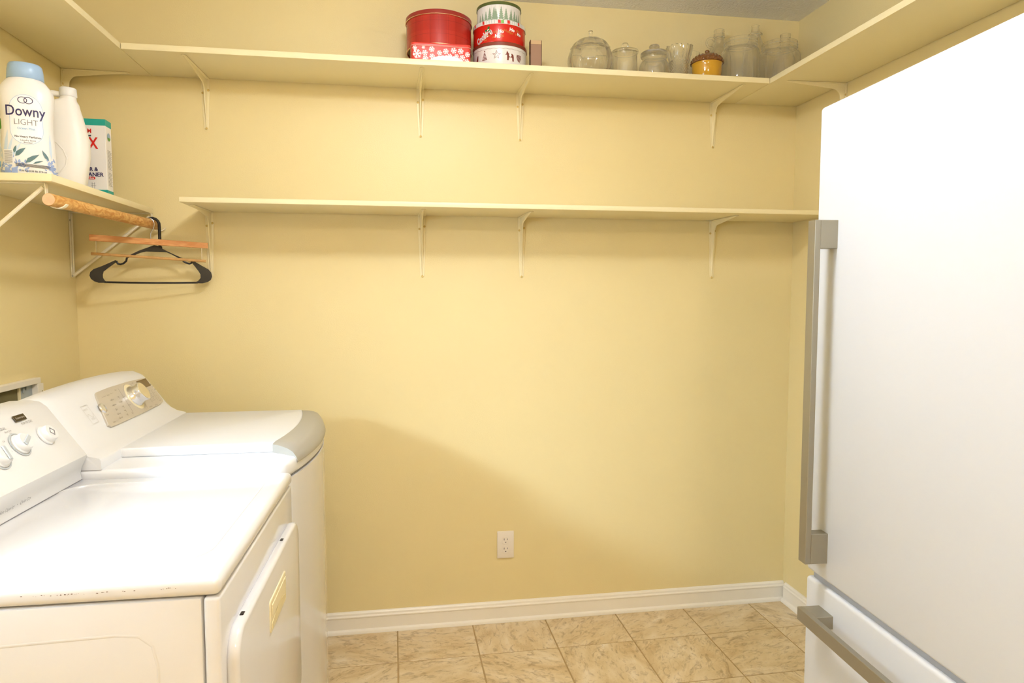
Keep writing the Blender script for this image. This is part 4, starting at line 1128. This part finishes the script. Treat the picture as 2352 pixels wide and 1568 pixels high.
# two wide-mouth jars
def wide_jar(label, loc, r_, hh):
    t = thing('glass_jar', label, 'jar', loc, group='wide-mouth glass jars')
    nr = r_ * 0.84
    glass_part('jar_body', smooth_prof([(0, 0), (r_ * 0.86, 0.0005), (r_ * 0.96, 0.006), (r_, 0.018), (r_, hh * 0.45), (r_, hh * 0.66), (r_ * 0.96, hh * 0.74), (nr * 1.02, hh * 0.80), (nr, hh * 0.84)], 4) + [(nr, hh * 0.93), (nr * 1.01, hh)], 0.0028, t, 56)
    for q in (0.875, 0.935):
        obj('thread', lathe(nb(), [(nr - 0.0005, hh * q - 0.002), (nr + 0.0016, hh * q - 0.0008), (nr + 0.0016, hh * q + 0.0008), (nr - 0.0005, hh * q + 0.002)], n=56), M_glass, t, 60)
    return t
wide_jar('open wide-mouth glass jar next to the acorn jar', (2.4865, -0.190, Z0), 0.0735, 0.165)
wide_jar('open wide-mouth glass jar in the shelf corner', (2.6500, -0.190, Z0), 0.0790, 0.162)
# jugs and bottle behind
def jug(label, loc, side):
    t = thing('glass_jug', label, 'jug', loc, group='handled glass jugs')
    glass_part('jug_body', smooth_prof([(0, 0), (0.040, 0.001), (0.046, 0.008), (0.048, 0.06), (0.047, 0.130), (0.040, 0.165), (0.026, 0.195), (0.0205, 0.212), (0.0195, 0.222)], 4), 0.0025, t, 44)
    obj('jug_neck', lathe(nb(), [(0.0195, 0.220), (0.0235, 0.221), (0.0235, 0.227), (0.0205, 0.229), (0.0205, 0.233), (0.0225, 0.235), (0.0205, 0.238), (0.0215, 0.247), (0.0205, 0.252), (0.0170, 0.252), (0.0170, 0.220)], n=40, close=True), M_glass, t, 50)
    obj('loop_handle', tube(nb(), [(side * (0.036 + 0.0175 * math.cos(R(a))), 0, 0.200 + 0.0185 * math.sin(R(a))) for a in range(0, 360, 20)], 0.0042, 10, closed=True), M_glass, t, 60)
jug('clear glass jug with loop handle behind the acorn jar', (2.461, -0.058, Z0), -1)
jug('clear glass jug with loop handle in the far corner', (2.752, -0.058, Z0), 1)
t = thing('glass_bottle', 'tall clear glass bottle with ring collar between the wide jars', 'bottle', (2.6180, -0.058, Z0))
glass_part('bottle_body', smooth_prof([(0, 0), (0.038, 0.001), (0.043, 0.008), (0.045, 0.08), (0.044, 0.150), (0.034, 0.195), (0.0235, 0.225), (0.0190, 0.245), (0.0165, 0.255), (0.0160, 0.278)], 4), 0.0025, t, 44)
obj('ring_collar', lathe(nb(), [(0.0195 + 0.0085 + 0.0045 * math.cos(R(a)) - 0.004, 0.243 + 0.0045 * math.sin(R(a))) for a in range(0, 360, 30)], n=40, close=True), M_glass, t, 60)

# ------------------------------------------------------------------ laundry products on the closet shelf
ZD = ZC + TC + 0.0003
DR = R(22)
t = thing('scent_booster_bottle', 'white laundry scent booster bottle with light blue cap', 'bottle', (0.180, -0.655, ZD), DR)
SEC = [(0.0, 0, 0, 0.056, 0.036, 3.2), (0.006, 0, 0, 0.0615, 0.043, 3.2), (0.03, 0, 0, 0.0628, 0.0445, 3.0), (0.08, 0, 0, 0.0605, 0.0435, 2.8), (0.13, 0, 0, 0.0575, 0.0425, 2.7), (0.165, 0, 0, 0.0590, 0.0435, 2.7),
       (0.195, 0, 0, 0.0625, 0.0450, 2.6), (0.213, 0, 0, 0.0638, 0.0455, 2.5), (0.230, 0, 0, 0.0615, 0.0445, 2.4), (0.243, 0, 0, 0.0545, 0.0425, 2.3), (0.253, 0, 0, 0.0470, 0.0395, 2.2), (0.2605, 0, 0, 0.0400, 0.0370, 2.1)]
obj('bottle_body', loft(nb(), SEC, 56), M_bottle, t, 60)
obj('cap', loft(nb(), [(0.2590, 0, 0, 0.0410, 0.0380, 2.1), (0.2605, 0, 0, 0.0425, 0.0400, 2.1), (0.284, 0, 0, 0.0410, 0.0385, 2.1), (0.297, 0, 0, 0.0385, 0.0360, 2.1), (0.3005, 0, 0, 0.0360, 0.0335, 2.1)], 48), M_lblue, t, 60)
def sec_at(secs, z):
    for a, c_ in zip(secs[:-1], secs[1:]):
        if a[0] <= z <= c_[0]:
            f = (z - a[0]) / (c_[0] - a[0]); return [a[i] + f * (c_[i] - a[i]) for i in range(6)]
    return list(secs[-1]) if z > secs[-1][0] else list(secs[0])
def front_map(secs, off):
    def f(s_, z):
        _, cx, cy, a, b_, e = sec_at(secs, z)
        q = min(0.995, abs((s_ - cx) / a))
        return (s_, cy - b_ * (1 - q ** e) ** (1 / e) - off, z)
    return f
fm = lambda o_: front_map(SEC, o_)
def vcut(bm, step=0.01):
    zs = [v.co.y for v in bm.verts]
    x = math.floor(min(zs) / step) * step + step
    while x < max(zs):
        bmesh.ops.bisect_plane(bm, geom=bm.verts[:] + bm.edges[:] + bm.faces[:], plane_co=(0, x, 0), plane_no=(0, 1, 0), dist=1e-6); x += step
    return bm
ring = arc(0, 0.176, 0.036, 0, 180, 20) + [(-0.036, 0.135)] + [( -0.036 * math.cos(R(a)), 0.117 - 0.034 * math.sin(R(a))) for a in range(0, 181, 12)] + [(0.036, 0.135)]
print_on('label_oval', vcut(flat([ring])), fm(0.0004), mat('label_white', rgb(246, 246, 250), 0.35), t, 0.006)
edge = []
for p, q in zip(ring, ring[1:] + ring[:1]):
    d = Vector((q[0] - p[0], q[1] - p[1]));  n = Vector((-d.y, d.x)).normalized() * 0.0004
    edge.append([(p[0] + n.x, p[1] + n.y), (q[0] + n.x, q[1] + n.y), (q[0] - n.x, q[1] - n.y), (p[0] - n.x, p[1] - n.y)])
print_on('oval_outline', flat(edge), fm(0.0008), M_lblue, t, 0.006)
print_on('brand_halo', vcut(text2d('Downy', 0.0375, -0.002, 0.1680, bold=0.0016, squeeze=0.80)), fm(0.0009), M_whitep, t, 0.004)
print_on('brand_lettering', vcut(text2d('Downy', 0.0375, -0.002, 0.1680, bold=0.0004, squeeze=0.80)), fm(0.0014), M_navy, t, 0.004)
lg = []
for cx_, a0 in ((-0.0065, 0), (0.0065, 0)):
    for k in range(24):
        p = (cx_ + 0.0105 * math.cos(2 * PI * k / 24), 0.1975 + 0.0088 * math.sin(2 * PI * k / 24)); q = (cx_ + 0.0105 * math.cos(2 * PI * (k + 1) / 24), 0.1975 + 0.0088 * math.sin(2 * PI * (k + 1) / 24))
        i_ = lambda w_: (cx_ + (w_[0] - cx_) * 0.83, 0.1975 + (w_[1] - 0.1975) * 0.83)
        lg.append([p, q, i_(q), i_(p)])
print_on('ring_logo', flat(lg), fm(0.0012), M_navy, t, 0.004)
print_on('variant_lettering', vcut(text2d('LIGHT', 0.0215, -0.001, 0.1400, bold=-0.0003, squeeze=0.9)), fm(0.0012), M_gprint, t, 0.004)
print_on('scent_lettering', text2d('Ocean Mist', 0.0085, -0.001, 0.1240), fm(0.0012), M_sky, t, 0.004)
print_on('small_lettering', join([text2d('No Heavy Perfumes', 0.0072, 0.002, 0.1025, bold=0.0001), text2d('Laundry Scent', 0.0060, 0.002, 0.0935), text2d('Booster', 0.0060, 0.002, 0.0875), text2d('1.06 kg (2.35 lb) 37.6 oz', 0.0062, 0.010, 0.0130, bold=0.0001)]), fm(0.0012), M_dark, t, 0.004)
lv, dk, bl = [], [], []
def leaf(x, z, L_, w_, a):
    P_ = [(0, 0), (L_ * 0.3, w_), (L_ * 0.65, w_ * 0.8), (L_, 0), (L_ * 0.6, -w_ * 0.5), (L_ * 0.25, -w_ * 0.6)]
    return [(x + u * math.cos(R(a)) - v * math.sin(R(a)), z + u * math.sin(R(a)) + v * math.cos(R(a))) for u, v in P_]
dk += [leaf(-0.028, 0.050, 0.034, 0.007, 45), leaf(-0.006, 0.034, 0.040, 0.007, 38), leaf(0.010, 0.033, 0.026, 0.003, 22), leaf(0.046, 0.045, 0.030, 0.005, 118), leaf(-0.030, 0.058, 0.022, 0.004, 75)]
lv += [leaf(-0.050, 0.045, 0.075, 0.005, 84), leaf(-0.044, 0.050, 0.055, 0.004, 76), leaf(-0.036, 0.045, 0.050, 0.004, 62), leaf(0.052, 0.048, 0.070, 0.0035, 92), leaf(-0.056, 0.04, 0.05, 0.004, 97)]
rnd = random.Random(8)
for k in range(70):
    x = rnd.choice((rnd.gauss(-0.050, 0.006), rnd.gauss(0.054, 0.005), rnd.uniform(-0.045, 0.0))); z = rnd.uniform(0.004, 0.045) if abs(x) > 0.03 else rnd.uniform(0.006, 0.034)
    if abs(x) > 0.060: continue
    bl.append(leaf(x, z, rnd.uniform(0.006, 0.014), rnd.uniform(0.002, 0.004), rnd.uniform(20, 160)))
print_on('pale_leaf_print', vcut(flat(lv)), fm(0.0007), M_pale, t, 0.004)
print_on('lavender_print', vcut(flat(bl)), fm(0.0008), M_lav, t, 0.004)
print_on('dark_leaf_print', vcut(flat(dk)), fm(0.0011), M_leaf, t, 0.004)
bar = []
for k in range(14): bar.append([(-0.052, 0.032 + k * 0.0024), (-0.034, 0.031 + k * 0.0024), (-0.034, 0.0321 + k * 0.0024), (-0.052, 0.0331 + k * 0.0024)])
print_on('barcode_ground', flat([[(-0.053, 0.030), (-0.033, 0.029), (-0.033, 0.066), (-0.053, 0.067)]]), fm(0.0013), M_whitep, t, 0.004)
print_on('barcode_print', flat(bar), fm(0.0017), M_gprint, t, 0.004)
tl_ = []
for k in range(4): tl_.append([(-0.028, 0.0245 + k * 0.0022), (0.050 - 0.003 * (k % 2), 0.0225 + k * 0.0022), (0.050 - 0.003 * (k % 2), 0.0235 + k * 0.0022), (-0.028, 0.0255 + k * 0.0022)])
print_on('fine_print', flat(tl_), fm(0.0013), M_dark, t, 0.004)
print_on('icon_print', flat([rrect(-0.037, -0.024, 0.006, 0.019, 0.001, 2), rrect(-0.052, -0.041, 0.006, 0.019, 0.001, 2)]), fm(0.0013), M_lav, t, 0.004)

# white jug with handle
t = thing('detergent_jug', 'plain white plastic detergent jug with moulded handle', 'jug', (0.186, -0.462, ZD), R(12))
JS = [(0.0, -0.003, 0, 0.050, 0.036, 3.0), (0.006, -0.003, 0, 0.0545, 0.040, 3.0), (0.05, -0.002, 0, 0.0600, 0.042, 2.8), (0.10, 0, 0, 0.0655, 0.042, 2.6), (0.14, 0.001, 0, 0.0645, 0.041, 2.5), (0.18, 0.0, 0, 0.0580, 0.038, 2.4),
      (0.215, -0.003, 0, 0.0530, 0.034, 2.3), (0.240, -0.0055, 0, 0.0490, 0.029, 2.3), (0.252, -0.0030, 0, 0.0440, 0.026, 2.2), (0.258, 0.0060, 0, 0.0310, 0.0245, 2.1), (0.264, 0.0125, 0, 0.0230, 0.0230, 2.0), (0.272, 0.014, 0, 0.0205, 0.0205, 2.0)]
jb = obj('jug_body', loft(nb(), JS, 48), M_jug, t, 60)
obj('jug_cap', loft(nb(), [(0.272, 0.014, 0, 0.0222, 0.0222, 2), (0.2735, 0.014, 0, 0.0232, 0.0232, 2), (0.284, 0.014, 0, 0.0230, 0.0230, 2), (0.2955, 0.014, 0, 0.0225, 0.0225, 2), (0.2975, 0.014, 0, 0.0205, 0.0205, 2)], 36), M_wplas, t, 50)
obj('jug_handle', tube(nb(), [(0.004, 0, 0.272), (-0.010, 0, 0.2785), (-0.026, 0, 0.2800), (-0.040, 0, 0.2770), (-0.048, 0, 0.2660), (-0.0495, 0, 0.2500), (-0.048, 0, 0.2350)], [0.008, 0.0085, 0.0085, 0.0085, 0.009, 0.009, 0.009], 14), M_jug, t, 60)
fj = front_map(JS, -0.0006)
rp = [(-0.048, 0.140), (-0.030, 0.138), (-0.012, 0.128), (0.004, 0.108), (0.012, 0.085), (0.008, 0.062), (-0.006, 0.044), (-0.028, 0.028)]
obj('grip_ridge', tube(nb(), [fj(x, z) for x, z in rp], 0.0022, 8), M_jug, t, 60)
print_on('blue_label', vcut(flat([[(-0.060, 0.052), (-0.014, 0.066), (-0.0165, 0.086), (-0.060, 0.098)]])), front_map(JS, 0.0006), M_sky, t, 0.006)

# powder box
t = thing('cleaner_box', 'white and teal cardboard box of powder cleaner with red X', 'box', (0.2385, -0.305, ZD), R(2))
bw, bd_, bh = 0.135, 0.050, 0.2465
obj('carton', bx(nb(), -bw, 0, 0, bd_, 0, bh, 0.0008, 1), M_card, t)
obj('top_band', bx(nb(), -bw - 0.0003, 0.0003, -0.0003, bd_ + 0.0003, bh - 0.020, bh + 0.0003), M_teal, t, 0)
obj('bottom_band', bx(nb(), -bw - 0.0003, 0.0003, -0.0003, bd_ + 0.0003, 0.0001, 0.022), M_teal, t, 0)
bf = lambda s_, q: (s_, -0.0008, q)
print_on('red_lettering', join([text2d('TEAM', 0.020, -0.040, 0.2075, 'RIGHT', bold=0.0003, squeeze=0.85), text2d('BORAX', 0.050, -0.024, 0.168, 'RIGHT', bold=0.0012, squeeze=0.72)]), bf, M_redp, t, 0)
print_on('navy_lettering', join([text2d('BOOSTER &', 0.0165, -0.026, 0.0865, 'RIGHT', bold=0.0005), text2d('CLEANER', 0.0175, -0.010, 0.0695, 'RIGHT', bold=0.0005)]), bf, M_navy, t, 0)
print_on('team_mark', flat([[(-0.054, 0.190), (-0.042, 0.191), (-0.0415, 0.196), (-0.048, 0.195), (-0.054, 0.196)]]), bf, M_dark, t, 0)
print_on('odor_flag', flat([rrect(-0.085, -0.0345, 0.0545, 0.0625, 0.0035, 4)]), bf, M_redp, t, 0)
print_on('odor_lettering', text2d('& Odors', 0.0075, -0.038, 0.0585, 'RIGHT', bold=0.0002), lambda s_, q: (s_, -0.0011, q), M_whitep, t, 0)
print_on('line_art', flat([[(-0.046, 0.040), (-0.036, 0.040), (-0.036, 0.041), (-0.046, 0.041)], [(-0.048, 0.034), (-0.033, 0.034), (-0.033, 0.035), (-0.048, 0.035)], [(-0.045, 0.024), (-0.044, 0.024), (-0.044, 0.045), (-0.045, 0.045)], [(-0.038, 0.024), (-0.037, 0.024), (-0.037, 0.045), (-0.038, 0.045)]]), bf, M_gprint, t, 0)
print_on('weight_lettering', text2d('NET WT 4 LB (1.8 kg)', 0.0085, -0.020, 0.012, 'RIGHT', bold=0.0003), lambda s_, q: (s_, -0.0011, q), M_whitep, t, 0)
bs = lambda s_, q: (0.0009, s_, q)
sl = []
for k in range(26):
    z = 0.150 - k * 0.0045
    if 14 <= k <= 15: continue
    sl.append([(0.010, z), (0.044 - 0.006 * ((k * 7) % 3 == 0), z), (0.044 - 0.006 * ((k * 7) % 3 == 0), z + 0.0011), (0.010, z + 0.0011)])
print_on('side_text', flat(sl), bs, M_gprint, t, 0)
print_on('globe_sky', flat([arc(0.026, 0.195, 0.013, 0, 345, 20)]), bs, mat('globe_blue_print', rgb(150, 178, 206), 0.4), t, 0)
print_on('globe_land', flat([arc(0.026, 0.195, 0.0125, 190, 350, 14)]), lambda s_, q: (0.0012, s_, q), M_green, t, 0)

# pale carton at the left edge
t = thing('laundry_carton', 'pale blue and white laundry carton with green logo behind the scent booster', 'box', (0.046, -0.560, ZD))
obj('carton', bx(nb(), -0.043, 0.030, 0, 0.06, 0, 0.240, 0.0008, 1), mat('pale_card', rgb(226, 232, 232), 0.45, var=0.08, vscale=16), t)
obj('blue_band', bx(nb(), -0.0433, 0.0303, -0.0003, 0.0603, 0.045, 0.060), M_sky, t, 0)
print_on('green_logo', flat([arc(0.010, 0.165, 0.017, 0, 345, 20)]), lambda s_, q: (s_, -0.0008, q), M_green, t, 0)
print_on('logo_cross', flat([[(0.004, 0.163), (0.017, 0.163), (0.017, 0.168), (0.004, 0.168)], [(0.0085, 0.158), (0.0125, 0.158), (0.0125, 0.173), (0.0085, 0.173)]]), lambda s_, q: (s_, -0.0011, q), M_whitep, t, 0)
